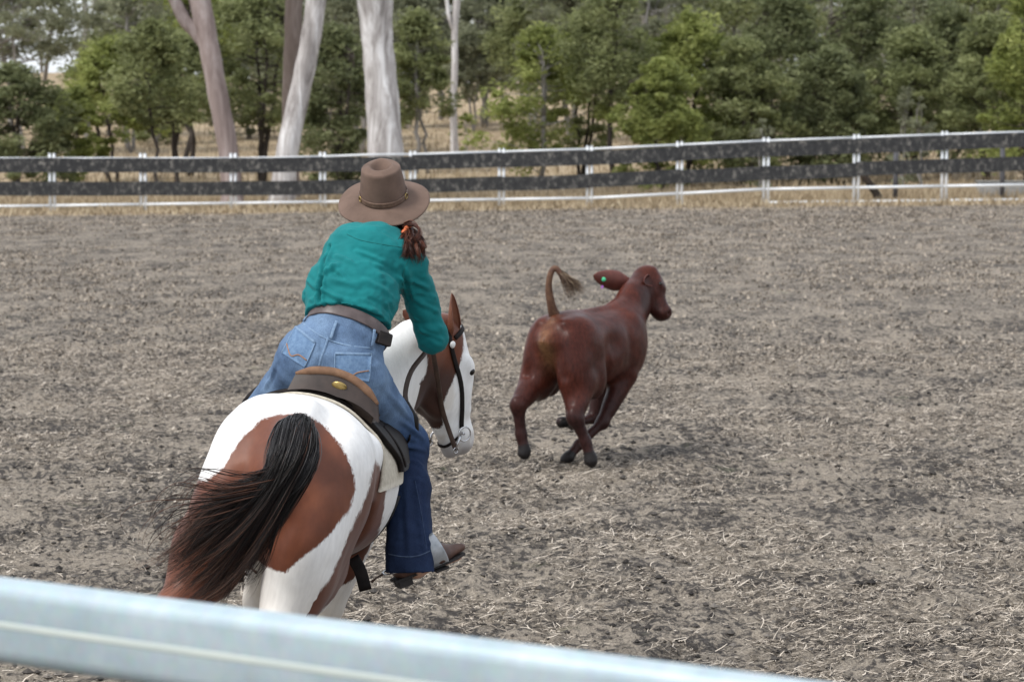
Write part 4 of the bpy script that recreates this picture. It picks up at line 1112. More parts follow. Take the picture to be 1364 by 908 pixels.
# oval brass badge on the cantle
bc = (cb[I(0, 11, 2)] + cb[I(0, 11, 3)]) / 2
V = [bc + np.array([0, -.009, 0])]; 
for rr, yy_ in ((.55, -.0085), (.85, -.006), (1.0, -.001)):
    for a in np.linspace(0, 2 * np.pi, 20, endpoint=False): V.append(bc + np.array([math.cos(a) * .030 * rr, yy_ + .022 * math.sin(a) * rr * .35 * -1, math.sin(a) * .018 * rr]))
Q4 = [[1 + r * 20 + j, 1 + r * 20 + (j + 1) % 20, 21 + r * 20 + (j + 1) % 20, 21 + r * 20 + j] for r in range(2) for j in range(20)]
m = MB(); m.add(np.array(V), Q4, [[0, 1 + (j + 1) % 20, 1 + j] for j in range(20)]); m.build('badge', MAT_BRASS, saddle)
# knee pads in front of the rider's thighs
for s in (1, -1):
    m = MB(); P = [back_pt(1.0, s * a, .04) for a in ((.55, .75, .95, 1.1) if s > 0 else (1.0, 1.15, 1.25, 1.35))]; m.tube([p + Vector((s * .02, .03, .015)) for p in P], [.03, .042, .04, .02] if s > 0 else [.015, .02, .02, .012], 10); m.build('knee_pad', MAT_LEATHER, saddle)
# girth round the belly with a hanging strap end
gp = []
for a in np.linspace(1.75, 2 * math.pi - 1.75, 26): gp.append(back_pt(.93, a, .010))
m = MB(); nn = [Vector((math.sin(a), 0, math.cos(a))) for a in np.linspace(1.75, 2 * math.pi - 1.75, 26)]; m.tube(gp, 1.0, flat=(.045, .005), up=nn); m.build('girth', MAT_GIRTH, saddle)

# ------------------------------------------------------------------ bridle
bridle = empty('bridle'); tag(bridle, 'dark leather bridle with steel bit and white stud on the horse head', 'bridle')
def HPW(u, v, w): return HM @ hp(u, v, w)
def head_strap(pts, hw, ht, name, mat, off=.004, n=26, parent=bridle):
    P = spline([HPW(*p) for p in pts], n); Q, Nn = [], []
    for p in P:
        q, nr, i_, d_ = HORSE_BVH.find_nearest(Vector(p)); Q.append(q + nr * off); Nn.append(nr)
    Q = np.array([list(q) for q in Q]); Nn = np.array([list(q) for q in Nn])
    for _ in range(2): Q[1:-1] = .5 * Q[1:-1] + .25 * (Q[2:] + Q[:-2]); Nn[1:-1] = .5 * Nn[1:-1] + .25 * (Nn[2:] + Nn[:-2])
    m = MB(); m.tube(Q, 1.0, flat=(hw, ht), up=Nn); return m.build(name, mat, parent)
BITY = {}
for s in (1, -1):
    head_strap([(-.01, -.02, s * .01), (.03, -.03, s * .09), (.10, -.02, s * .11), (.22, -.005, s * .10), (.34, -.002, s * .08), (.425, -.012, s * .075)], .010, .0035, 'cheek_strap', MAT_LEATHER)
    m = MB(); c = HPW(.445, -.018, s * .082); w_ = HM.to_3x3() @ HWv * s
    e1 = (HM.to_3x3() @ HU); e2 = (HM.to_3x3() @ HV)
    m.tube([c + w_ * .004 + (e1 * math.cos(a) + e2 * math.sin(a)) * .030 for a in np.linspace(0, 2 * np.pi, 25)], .0038, 8, cap=False); m.build('bit_ring', MAT_STEEL, bridle)
    BITY[s] = c + w_ * .012 - e2 * .060 + e1 * .052
    m = MB(); m.tube([c + w_ * .004 - e2 * .02, c + w_ * .014 - e2 * .045 + e1 * .02, BITY[s]], [.006, .005, .0055], 8); m.build('bit_shank', MAT_STEEL, bridle)
    m = MB(); m.tube([BITY[s] + (e1 * math.cos(a) + e2 * math.sin(a)) * .012 for a in np.linspace(0, 2 * np.pi, 15)], .003, 7, cap=False); m.build('rein_ring', MAT_STEEL, bridle)
    cc = HPW(.05, -.022, s * .104); q, nr, _, _ = HORSE_BVH.find_nearest(cc); m = MB(); m.tube([q + nr * .004, q + nr * .010, q + nr * .014], [.015, .015, .006], 14); m.build('stud', simple('white_stud', (.7, .7, .68), (.82, .82, .8), 10, .3), bridle)
head_strap([(.03, .0, -.09), (.015, .07, -.05), (.02, .09, 0), (.015, .07, .05), (.03, .0, .09)], .010, .0035, 'brow_band', MAT_LEATHER)
head_strap([(.455, -.03, .075), (.49, -.085, .04), (.49, -.095, 0), (.49, -.085, -.04), (.455, -.03, -.075)], .006, .003, 'chin_strap', MAT_LEATHER)
m = MB(); m.tube([HPW(.445, -.018, w) for w in np.linspace(-.082, .082, 7)], .006, 8); m.build('mouth_bar', MAT_STEEL, bridle)
# ================================================================== the rider
rider = empty('person', at(440, 500, 10.3))
tag(rider, 'rider in teal shirt, blue jeans and wide brown hat, leaning forward on the horse', 'person')
RI = Matrix.Translation(rider.location).inverted()
a3 = lambda *q: np.array(list(at(*q)))
lat0 = np.array([math.cos(math.radians(19)), 0, -math.sin(math.radians(19))])
lat1 = np.array([math.cos(math.radians(13)), .05, -math.sin(math.radians(13))])
RLO, RHI = (-1.25, 9.75, .45), (-.10, 11.45, 2.25)
RH = .0085
J = dict(pelvis=a3(437, 486, 10.34), waist=a3(461, 436, 10.36), mid=a3(470, 388, 10.44), chest=a3(498, 340, 10.52), neck=a3(506, 306, 10.60),
         shL=a3(457, 330, 10.53), elL=a3(421, 397, 10.62), wrL=a3(470, 462, 10.98), shR=a3(547, 352, 10.54), elR=a3(576, 450, 10.66), wrR=a3(574, 448, 10.92),
         hipL=a3(408, 492, 10.36), knL=a3(322, 590, 10.75), anL=a3(304, 735, 10.62), hipR=a3(478, 508, 10.36), knR=a3(543, 592, 10.68), anR=a3(546, 742, 10.52))
def torso(f, e=0.0, k=.05):
    f.chain([J['waist'], J['mid'], J['chest']], [.112 + e, .118 + e, .112 + e], k, lat1, [1.40, 1.30, 1.36])
    f.seg(J['chest'], J['neck'], .105 + e, .06 + e, k, lat1, 1.4, 1.1)
    f.seg(J['shL'] + [.02, 0, 0], J['shR'] - [.02, 0, 0], .062 + e, .062 + e, .06)
    f.seg(J['chest'] + lat1 * -.08 + [0, .05, 0], J['chest'] + lat1 * .08 + [0, .05, 0], .08 + e, .08 + e, .06)
def arms(f, e=0.0, k=.014):
    f.seg(J['shL'], J['elL'], .060 + e, .050 + e, k); f.seg(J['elL'], J['wrL'], .050 + e, .032 + e, k)
    f.seg(J['shR'], J['elR'], .064 + e, .056 + e, k); f.seg(J['elR'], J['wrR'], .056 + e, .034 + e, k)
def legs(f, e=0.0, k=.04, flare=0.0):
    f.chain([J['waist'] + [0, 0, -.02], J['pelvis']], [.112 + e, .128 + e], .06, lat0, [1.36, 1.36])
    f.ell(J['pelvis'] - lat0 * .075 + [0, -.02, -.005], (.105 + e, .115 + e, .12 + e), .05); f.ell(J['pelvis'] + lat0 * .085 + [0, -.02, -.01], (.105 + e, .115 + e, .125 + e), .05)
    for s in 'LR':
        h_, kn, an = J['hip' + s], J['kn' + s], J['an' + s]
        f.seg(h_, kn, .112 + e, .074 + e, .05); cf = kn + (an - kn) * .35 + [0, -.015, 0]
        f.seg(kn, cf, .072 + e, .068 + e + flare * .2, k); f.seg(cf, an, .068 + e + flare * .2, .048 + e + flare, k)
HEADC = a3(512, 279, 10.69)
HF = np.array([.42, .86, .12]); HF /= np.linalg.norm(HF); HUPr = np.array([-.02, -.12, .99]); HRt = np.cross(HF, HUPr); HRt /= np.linalg.norm(HRt); HUPr = np.cross(HRt, HF)
def hand(f, w, d, nrm, s):
    d = d / np.linalg.norm(d); nrm = nrm - d * np.dot(nrm, d); nrm /= np.linalg.norm(nrm); sd = np.cross(d, nrm) * s
    pc = w + d * .055; f.seg(w, pc, .026, .030, .02, nrm, .55)
    for i, (o, ln) in enumerate(((-.030, .055), (-.010, .066), (.010, .062), (.029, .048))):
        a = w + d * .085 + sd * o; b = a + d * ln * .45 - nrm * ln * .35; c = b - nrm * ln * .5 - d * ln * .15; e_ = c - d * ln * .45 + nrm * .005
        f.seg(w + d * .05 + sd * o * .8, a, .011, .0095, .008); f.seg(a, b, .0095, .009, .006); f.seg(b, c, .009, .0085, .004); f.seg(c, e_, .0085, .008, .004)
    t0 = w + d * .03 - sd * .025; t1 = t0 + d * .03 - sd * .022 - nrm * .012; t2 = t1 + d * .028 + sd * .006 - nrm * .016
    f.seg(t0, t1, .013, .0105, .012); f.seg(t1, t2, .0105, .009, .004)
# the body under the clothes: one continuous skin with head, hands and feet
fb = Field(RLO, RHI, RH)
torso(fb, -.030); arms(fb, -.014); legs(fb, -.026)
fb.seg(J['neck'], HEADC - HUPr * .06, .052, .054, .04)
fb.ell(HEADC + HUPr * .02 - HF * .01, (.078, .098, .105), .03, np.stack([HRt, HF, HUPr], 1))
fb.ell(HEADC + HF * .035 - HUPr * .055, (.058, .065, .062), .04, np.stack([HRt, HF, HUPr], 1))
fb.seg(HEADC + HF * .095 + HUPr * .01, HEADC + HF * .118 - HUPr * .028, .009, .014, .012)          # nose
fb.seg(HEADC + HF * .098 - HUPr * .062 - HRt * .02, HEADC + HF * .098 - HUPr * .062 + HRt * .02, .008, .008, .008)  # lips
for s in (-1, 1):
    fb.ell(HEADC + HF * .085 + HRt * s * .032 + HUPr * .012, (.016, .012, .012), .012, np.stack([HRt, HF, HUPr], 1), sub=True)
    fb.ell(HEADC - HF * .005 + HRt * s * .082 - HUPr * .01, (.010, .020, .032), .01, np.stack([HRt, HF, HUPr], 1))
hand(fb, J['wrL'], J['wrL'] - J['elL'], np.array([-.3, .0, 1.]), 1); hand(fb, J['wrR'], J['wrR'] - J['elR'] + [0, .1, 0], np.array([.2, .0, 1.]), -1)
for s, tx in (('R', (622, 734, 10.66)), ('L', (240, 735, 10.75))):
    t_ = a3(*tx); f0 = J['an' + s] + (t_ - J['an' + s]) * .1 + [0, 0, -.045]; fb.seg(J['an' + s], f0, .038, .035, .03); fb.seg(f0, f0 + (t_ - f0) * .8, .034, .024, .03)
V, Q = fb.mesh(); MAT_SKIN = simple('skin', (.40, .22, .15), (.52, .31, .22), 12, .5, 0, .05, .001)
person_body = mesh_np('body', V, Q, MAT_SKIN, rider, True, None, RI)
for s in (-1, 1):
    m = MB(); c = HEADC + HF * .078 + HRt * s * .032 + HUPr * .012; th = np.linspace(0, np.pi, 8); m.tube([c + HF * .011 * math.cos(a) for a in th], [.011 * math.sin(a) + .0005 for a in th], 12); m.build('eye', MAT_EYE, rider, world_to=RI)

def folds(V, N_, lines, amp=1.0):
    """soft cloth folds: ridge and groove pairs running along 3-D lines"""
    D = np.zeros(len(V))
    for a, c, w, h in lines:
        a, c = np.array(a), np.array(c); e = c - a; L2 = e @ e; t = np.clip(((V - a) @ e) / L2, 0, 1); q = a + t[:, None] * e
        dv = V - q; dist = np.linalg.norm(dv, axis=1); fade = np.sin(np.pi * np.clip(t * .9 + .05, 0, 1)) ** .7
        D += h * fade * (np.exp(-(dist / w) ** 2) - .55 * np.exp(-((dist - 1.5 * w) / w) ** 2))
    return V + N_ * (D * amp)[:, None]
# --- shirt
fs = Field((-1.25, 9.95, 1.15), (-.10, 11.45, 2.2), .0062)
torso(fs, .004); arms(fs, .004)
fs.seg(J['waist'] + (J['mid'] - J['waist']) * .42 + [0, -.006, 0], J['mid'], .116, .124, .03, lat0, 1.36, 1.38)      # blouse over the belt
wn_ = J['mid'] - J['waist']; wn_ /= np.linalg.norm(wn_)
fs.plane(J['waist'] + wn_ * .030, -wn_)
for s in 'LR':
    dv = J['wr' + s] - J['el' + s]; dv /= np.linalg.norm(dv); w_ = J['wr' + s]
    # cut the cuff without touching the torso: carve a ball just past the wrist
    fs.ell(w_ + dv * .075, (.078, .078, .078), .006, sub=True)
fs.plane(J['neck'] + np.array([0, .0, .01]), np.array([.1, .35, .94]))
V, Q = fs.mesh(); SN = vnormals(V, Q); T0 = bvh(V, Q)
def ph(px, py): return np.array(list(hit(T0, px, py)[0]))
FL = []
for (x0, y0, x1, y1, w, h) in [(476, 334, 512, 350, .010, .006), (500, 352, 536, 374, .010, .008), (505, 366, 540, 398, .009, .006), (428, 366, 450, 352, .012, .006), (424, 384, 452, 398, .010, .007), (446, 396, 500, 412, .012, .006),
    (470, 412, 512, 428, .010, .007), (440, 372, 474, 380, .014, .005), (430, 402, 446, 418, .008, .006), (452, 408, 470, 424, .008, .006), (486, 400, 520, 420, .010, .006), (515, 405, 534, 428, .008, .006),
    (535, 358, 546, 400, .011, -.008), (440, 328, 430, 362, .008, -.013), (430, 362, 425, 402, .008, -.015), (447, 340, 470, 352, .010, .006), (440, 352, 462, 372, .010, .006), (556, 400, 584, 416, .010, .005), (552, 424, 588, 436, .009, .006), (560, 440, 590, 452, .009, .006), (548, 372, 570, 384, .010, .005), (556, 388, 580, 396, .008, .004),
    (408, 372, 420, 384, .009, .005), (406, 388, 416, 400, .008, .005), (464, 308, 520, 316, .008, .0025), (460, 420, 478, 434, .007, .005), (496, 424, 508, 440, .007, .005), (480, 372, 520, 392, .014, .004)]:
    FL.append((ph(x0, y0), ph(x1, y1), w, h))
V = folds(V, SN, FL, 2.1); V = V + SN * ((fbm(V * 26, 3) - .5) * .009 + (np.abs(fbm(V * np.array([9, 9, 15.]) + 5, 3) - .5)) * -.030 + .004)[:, None]
MAT_SHIRT, N, L, b = new_mat('teal_cotton')
_n = noise(N, L, 7, 4); _r = ramp(N, [(.3, (.004, .130, .137)), (.7, (.006, .178, .184))]); L.new(_n.outputs['Fac'], _r.inputs['Fac']); L.new(_r.outputs['Color'], b.inputs['Base Color'])
b.inputs['Roughness'].default_value = .82; b.inputs['Specular IOR Level'].default_value = .2; b.inputs['Sheen Weight'].default_value = .04
_n2 = noise(N, L, 55, 4, .6); bump(N, L, b, _n2.outputs['Fac'], .25, .004)
shirt = mesh_np('shirt', V, Q, MAT_SHIRT, rider, True, None, RI); T_SHIRT = bvh(V, Q)
MAT_SEAM = simple('teal_stitch', (.003, .10, .098), (.005, .13, .125), 40, .9)
strap(T_SHIRT, [(462, 312), (480, 320), (512, 326), (538, 330)], .0012, .0010, 'yoke_seam', MAT_SEAM, shirt, .0008, 24, RI)
strap(T_SHIRT, [(548, 338), (538, 360), (537, 382), (541, 400)], .002, .0012, 'sleeve_seam', MAT_SEAM, shirt, .0008, 20, RI)
# --- jeans
fj = Field((-1.30, 9.95, .50), (-.15, 11.05, 1.75), .0068)
legs(fj, .004, .04, .022)
for s in 'LR':
    kn, an = J['kn' + s], J['an' + s]; dv = (an - kn) / np.linalg.norm(an - kn)
    fj.seg(kn + (an - kn) * .45, an + dv * .05, .074, .096, .04, (0, 1, 0), .82)
    fj.ell(an + dv * .105 + [0.0, .0, 0], (.13, .12, .055), .008, sub=True)
fj.plane(J['waist'] + wn_ * .034, wn_)
V, Q = fj.mesh(); JN = vnormals(V, Q); T0 = bvh(V, Q)
FL = []
for (x0, y0, x1, y1, w, h) in [(500, 470, 522, 505, .012, .005), (515, 520, 548, 560, .014, .006), (535, 560, 566, 585, .011, .007), (528, 590, 566, 600, .010, .008), (530, 606, 562, 620, .010, .006), (524, 630, 560, 640, .011, .006), (522, 655, 560, 668, .012, .005),
    (520, 690, 566, 700, .012, .005), (530, 715, 572, 722, .010, .006), (520, 735, 560, 738, .009, .004), (372, 478, 350, 520, .012, .005), (392, 450, 380, 480, .010, .005), (428, 450, 424, 490, .008, -.005), (465, 475, 500, 490, .010, .004), (540, 640, 545, 740, .014, .006), (556, 640, 566, 740, .012, .005)]:
    FL.append((ph(x0, y0), ph(x1, y1), w, h))
V = folds(V, JN, FL, 1.3); V = V + JN * ((fbm(V * 26, 3) - .5) * .007 + np.abs(fbm(V * 9 + 5, 3) - .5) * -.022 + .003)[:, None]
fade = np.clip(sstep(1.02, 1.28, V[:, 2]) * (.75 + .5 * (fbm(V * 8, 3) - .5)) + .25 * (fbm(V * 14, 3) - .5), 0, 1)
MAT_JEANS, N, L, b = new_mat('blue_denim')
_a = N.new('ShaderNodeAttribute'); _a.attribute_name = 'fade'
_r = ramp(N, [(0, (.014, .025, .060)), (.45, (.038, .072, .150)), (1, (.185, .275, .40))]); L.new(_a.outputs['Fac'], _r.inputs['Fac'])
_n = noise(N, L, 260, 3, .6, 'Object', (1, 1, .4)); _r2 = ramp(N, [(.3, (.78, .78, .8)), (.7, (1.15, 1.15, 1.15))]); L.new(_n.outputs['Fac'], _r2.inputs['Fac'])
_n3 = noise(N, L, 18, 4); _r3 = ramp(N, [(.3, (.88, .88, .88)), (.7, (1.12, 1.12, 1.12))]); L.new(_n3.outputs['Fac'], _r3.inputs['Fac'])
_c = mixc(N, L, 1.0, _r.outputs['Color'], _r2.outputs['Color'], 'MULTIPLY'); _c = mixc(N, L, 1.0, _c, _r3.outputs['Color'], 'MULTIPLY'); L.new(_c, b.inputs['Base Color'])
b.inputs['Roughness'].default_value = .85; b.inputs['Specular IOR Level'].default_value = .15; bump(N, L, b, _n.outputs['Fac'], .25, .002)
jeans = mesh_np('jeans', V, Q, MAT_JEANS, rider, True, {'fade': fade}, RI); T_J = bvh(V, Q)
MAT_STITCH = simple('orange_stitch', (.26, .13, .07), (.36, .20, .12), 60, .9)
MAT_DENIM_SEAM = simple('denim_seam', (.12, .19, .30), (.20, .29, .41), 90, .9)
MAT_DENIM_DARK = simple('dark_denim_seam', (.012, .024, .062), (.03, .055, .12), 90, .9)
MAT_DENIM_SEAM2 = simple('hem_stitch', (.035, .055, .10), (.07, .10, .165), 90, .9)
MAT_POCKET = simple('pocket_denim', (.085, .15, .26), (.15, .24, .37), 80, .9, 0, .3, .002)
def patch_on(tree, poly, n, off, name, mat, parent, world_to=None, thick=.003):
    """a cloth patch (4 pixel corners) laid on a surface"""
    P = np.array(poly, float); V = []
    for l in (0, 1):
        for i in range(n + 1):
            for j in range(n + 1):
                s, t = i / n, j / n; q = P[0] * (1 - s) * (1 - t) + P[1] * s * (1 - t) + P[2] * s * t + P[3] * (1 - s) * t
                p, nr = hit(tree, q[0], q[1], off if l == 0 else off - thick); V.append(list(p))
    I = lambda l, i, j: (l * (n + 1) + i) * (n + 1) + j; Q = []
    for i in range(n):
        for j in range(n): Q.append([I(0, i, j), I(0, i + 1, j), I(0, i + 1, j + 1), I(0, i, j + 1)][::-1])
    for i in range(n):
        Q += [[I(0, i, 0), I(0, i + 1, 0), I(1, i + 1, 0), I(1, i, 0)][::-1], [I(0, i, n), I(1, i, n), I(1, i + 1, n), I(0, i + 1, n)][::-1], [I(0, 0, i), I(1, 0, i), I(1, 0, i + 1), I(0, 0, i + 1)][::-1], [I(0, n, i), I(0, n, i + 1), I(1, n, i + 1), I(1, n, i)][::-1]]
    return mesh_np(name, np.array(V), np.array(Q), mat, parent, False, None, world_to)
for poly, st in (([(446, 471), (494, 472), (491, 508), (446, 500)], [(456, 494), (468, 500), (476, 496), (490, 494)]), ([(394, 436), (420, 457), (406, 489), (376, 470)], [(383, 458), (388, 474), (398, 472), (409, 480)])):
    pk = patch_on(T_J, poly, 8, .0035, 'back_pocket', MAT_POCKET, jeans, RI)
    pk.data.polygons.foreach_set('use_smooth', np.ones(len(pk.data.polygons), bool))
    strap(T_J, st, .0022, .001, 'pocket_stitching', MAT_STITCH, pk if False else jeans, .0050, 16, RI)
    strap(T_J, poly[:2], .0045, .0012, 'pocket_hem', MAT_DENIM_SEAM, jeans, .0048, 10, RI)
    strap(T_J, [poly[0], poly[3]], .0022, .001, 'pocket_seam', MAT_DENIM_SEAM, jeans, .0045, 10, RI); strap(T_J, [poly[1], poly[2]], .0022, .001, 'pocket_seam', MAT_DENIM_SEAM, jeans, .0045, 10, RI)
strap(T_J, [(437, 449), (433, 462), (427, 478), (425, 488)], .004, .0015, 'seat_seam', MAT_DENIM_SEAM, jeans, .0012, 12, RI)
strap(T_J, [(403, 430), (420, 443), (437, 452), (462, 460), (496, 464)], .003, .0012, 'yoke_seam', MAT_DENIM_SEAM, jeans, .0012, 20, RI)
strap(T_J, [(553, 640), (562, 690), (569, 738)], .0018, .0010, 'side_seam', MAT_DENIM_DARK, jeans, .0012, 16, RI)
# --- belt with loops
def ring_pts(c, lat, nrm, ra, rb, n=48, lift=0):
    lat = lat / np.linalg.norm(lat); nrm = nrm / np.linalg.norm(nrm); fwd = np.cross(nrm, lat)
    out, nn = [], []
    for a in np.linspace(0, 2 * np.pi, n):
        dr = lat * math.cos(a) + fwd * math.sin(a); p0 = c + lat * math.cos(a) * ra * 1.6 + fwd * math.sin(a) * rb * 1.6
        q, nr, i_, d_ = T_J.ray_cast(Vector(p0), Vector(c - p0).normalized())
        if q is None: q = Vector(c + lat * math.cos(a) * ra + fwd * math.sin(a) * rb)
        out.append(list(q + Vector(dr) * lift)); nn.append(list(dr))
    return np.array(out), np.array(nn)
bp, bn = ring_pts(J['waist'] + wn_ * .004, lat0, wn_, .16, .12, 48, .007)
for _ in range(3):
    bp[1:-1] = .5 * bp[1:-1] + .25 * (bp[2:] + bp[:-2])
MAT_BELT_L = simple('grey_brown_belt_leather', (.055, .040, .038), (.105, .080, .078), 26, .42, 0, .15, .001)
m = MB(); m.tube(bp, 1.0, flat=(.0235, .003), up=bn); belt = m.build('belt', MAT_BELT_L, rider, world_to=RI)
T_B = T_J
for px0, py0, px1, py1 in ((449, 428, 440, 452), (497, 439, 494, 462), (413, 411, 406, 428)):
    p0, n0 = hit(T_J, px0, py0, .010); p1, n1 = hit(T_J, px1, py1, .007); pm = (p0 + p1) * .5 + n0 * .004; m = MB(); m.tube(spline([p0, pm, p1], 8), 1.0, flat=(.0055, .002), up=[n0] * 8); m.build('belt_loop', MAT_DENIM_SEAM, jeans, world_to=RI)
# phone pouch on the belt, right hip
pc, pn = hit(T_J, 507, 451, .016); m = MB(); _u = Vector(lat0); _n = Vector(pn); _w = Vector(wn_); Mx = Matrix((_u, _n, _w)).transposed(); m.box(pc, .055, .022, .058, Mx); bevel(m.build('belt_pouch', MAT_LEATHER, rider, world_to=RI, smooth=False), .006, 3)
# --- boots, stirrup and spur
MAT_BOOT = simple('brown_boot_leather', (.05, .024, .018), (.115, .062, .046), 20, .5, 0, .2, .002)
MAT_SOLE = simple('boot_sole', (.012, .010, .010), (.03, .026, .025), 20, .7)
def boot(an, toe, side, name):
    an, toe = np.array(an), np.array(toe); dr = toe - an; dr[2] = 0; L0 = np.linalg.norm(dr); dr /= L0
    upv = np.array([0, 0, 1.]); heel = an + np.array([0, 0, -.075]) - dr * .045; tp = toe.copy()
    fw = tp - heel; fw /= np.linalg.norm(fw); sd = np.cross(fw, upv); sd /= np.linalg.norm(sd); u2 = np.cross(sd, fw)
    FLn = .29
    f = Field(np.minimum(heel, tp) - .12, np.maximum(an + [0, 0, .2], tp) + .12, .0065)
    f.seg(an + [0, 0, .06], an + [0, 0, -.01], .042, .046, .03); f.seg(an + [0, 0, -.01], heel + u2 * .035 + fw * .02, .048, .036, .03)
    f.seg(heel + u2 * .035 + fw * .02, heel + fw * FLn * .62 + u2 * .026, .036, .037, .04, sd, 1.05, 1.2); f.seg(an + fw * .02, heel + fw * FLn * .60 + u2 * .034, .044, .030, .04)
    f.seg(heel + fw * FLn * .62 + u2 * .026, heel + fw * FLn * .97 + u2 * .022, .036, .017, .03, sd, 1.2, .9)
    f.plane(heel + u2 * .0, -u2)
    V, Q = f.mesh(); o = mesh_np(name, V, Q, MAT_BOOT, rider, True, None, RI)
    m = MB(); prof = [(-.03, .030), (.05, .033), (.12, .030), (.19, .043), (.245, .034), (.285, .012)]
    L_, R_ = [], []
    for a, w in prof: L_.append(heel + fw * a - sd * w); R_.append(heel + fw * a + sd * w)
    n = len(prof); V = np.array(L_ + R_ + [p - u2 * .010 for p in L_] + [p - u2 * .010 for p in R_]); Q = []
    for i in range(n - 1): Q += [[i, i + 1, n + i + 1, n + i], [2 * n + i + 1, 2 * n + i, 3 * n + i, 3 * n + i + 1], [i, 2 * n + i, 2 * n + i + 1, i + 1], [n + i, n + i + 1, 3 * n + i + 1, 3 * n + i]]
    m.add(V, Q, [[0, n, 3 * n, 2 * n], [n - 1, 3 * n - 1, 4 * n - 1, 2 * n - 1]]); m.build('sole', MAT_SOLE, o, world_to=RI, smooth=False)
    m = MB(); Mx = Matrix((Vector(fw), Vector(sd), Vector(u2))).transposed(); m.box(heel + fw * .012 - u2 * .024, .06, .058, .03, Mx); bevel(m.build('heel', MAT_SOLE, o, world_to=RI, smooth=False), .004)
    # spur: heel band and shank
    m = MB(); P = [heel + u2 * .035 + fw * .06 * math.cos(a) - fw * .0 + sd * .046 * math.sin(a) * 1.0 for a in np.linspace(-.55 * math.pi + math.pi, .55 * math.pi + math.pi, 14)]; m.tube(P, 1.0, flat=(.006, .002)); sp_ = m.build('spur', MAT_STEEL, o, world_to=RI)
    m = MB(); q = heel + u2 * .035 - fw * .06; m.tube([q, q - fw * .03 - u2 * .003, q - fw * .055 - u2 * .012], [.005, .004, .006], 8); m.build('spur_shank', MAT_LEATHER_BR, o, world_to=RI)
    return heel, fw, sd, u2
BR = boot(J['anR'], a3(622, 733, 10.62), 1, 'boot'); BL = boot(J['anL'], a3(250, 742, 10.78), -1, 'boot')
strap(T_J, [(517, 737), (535, 741), (556, 740), (573, 733)], .0022, .0012, 'hem_seam', MAT_DENIM_SEAM2, jeans, .0010, 20, RI)
MAT_ALU = simple('worn_stirrup_metal', (.30, .32, .34), (.50, .52, .55), 30, .5, .6, .3, .002)
def stirrup(B, side, label):
    heel, fw, sd, u2 = [np.array(q) for q in B]; c = heel + fw * .165; r = empty('stirrup', c.tolist()); tag(r, label, 'stirrup', 'stirrups of the stock saddle'); W = Matrix.Translation(Vector(c)).inverted()
    # wide oxbow sides rising over the instep
    P = [c + sd * (.058 * math.sin(a)) + u2 * (.058 - .075 * math.cos(a)) - fw * .01 * (1 - math.cos(a)) for a in np.linspace(-2.6, 2.6, 30)]
    m = MB(); hw = [1.0 + .25 * math.cos(a) for a in np.linspace(-2.6, 2.6, 30)]; m.tube(P, hw, flat=(.032, .0035), up=[(np.array(p) - (c + u2 * .05)) for p in P]); m.build('side_iron', MAT_ALU, r, world_to=W)
    m = MB(); Mx = Matrix((Vector(fw), Vector(sd), Vector(u2))).transposed(); m.box(c - u2 * .022, .056, .105, .008, Mx); bevel(m.build('tread', MAT_SOLE, r, world_to=W, smooth=False), .002)
    return c + u2 * .13
sR = stirrup(BR, 1, 'pale metal stirrup round the brown boot on the near right side'); sL = stirrup(BL, -1, 'metal stirrup on the hidden left side of the horse')
# stirrup leathers, hidden under the leg
for s, e in ((1, sR), (-1, sL)):
    tp = HM @ back_pt(.96, s * 1.1, .055); P = spline([tp, at(522, 625, 10.80) if s > 0 else at(312, 625, 10.85), at(540, 700, 10.64) if s > 0 else at(300, 700, 10.75), Vector(e)], 16); m = MB(); m.tube(P, 1.0, flat=(.012, .003), up=[HM.to_3x3() @ Vector((s, 0, .2))] * 16); m.build('stirrup_leather', MAT_LEATHER, saddle, world_to=HI)
# hanging strap end under the belly
m = MB(); P = spline([at(470, 742, 10.28), at(480, 760, 10.27), at(487, 786, 10.27)], 8); m.tube(P, 1.0, flat=(.024, .004), up=[(0, -1, .1)] * 8); m.build('strap_end', MAT_LEATHER, saddle, world_to=HI)
# reins: bit to right hand, loop back to the left
hR, hL = Vector(J['wrR']) + Vector((0, .06, -.03)), Vector(J['wrL']) + Vector((.02, .06, -.02))
m = MB(); P = spline([BITY[1], at(590, 548, 11.18), at(583, 505, 11.06), hR], 24); m.tube(P, 1.0, flat=(.010, .003), up=[(.3, -1, .1)] * 24); m.build('rein', MAT_LEATHER_BR, bridle)
m = MB(); P = spline([BITY[-1], BITY[-1] + Vector((-.10, -.15, .10)), at(538, 470, 11.35), hL], 24); m.tube(P, 1.0, flat=(.010, .003), up=[(.3, -1, .1)] * 24); m.build('rein', MAT_LEATHER_BR, bridle)
m = MB(); P = spline([hR, at(566, 470, 10.86), at(548, 494, 10.80), at(540, 522, 10.78), at(542, 548, 10.78), at(536, 590, 10.84)], 26); m.tube(P, 1.0, flat=(.010, .003), up=[(.3, -1, .1)] * 26); m.build('rein_end', MAT_LEATHER_BR, bridle)

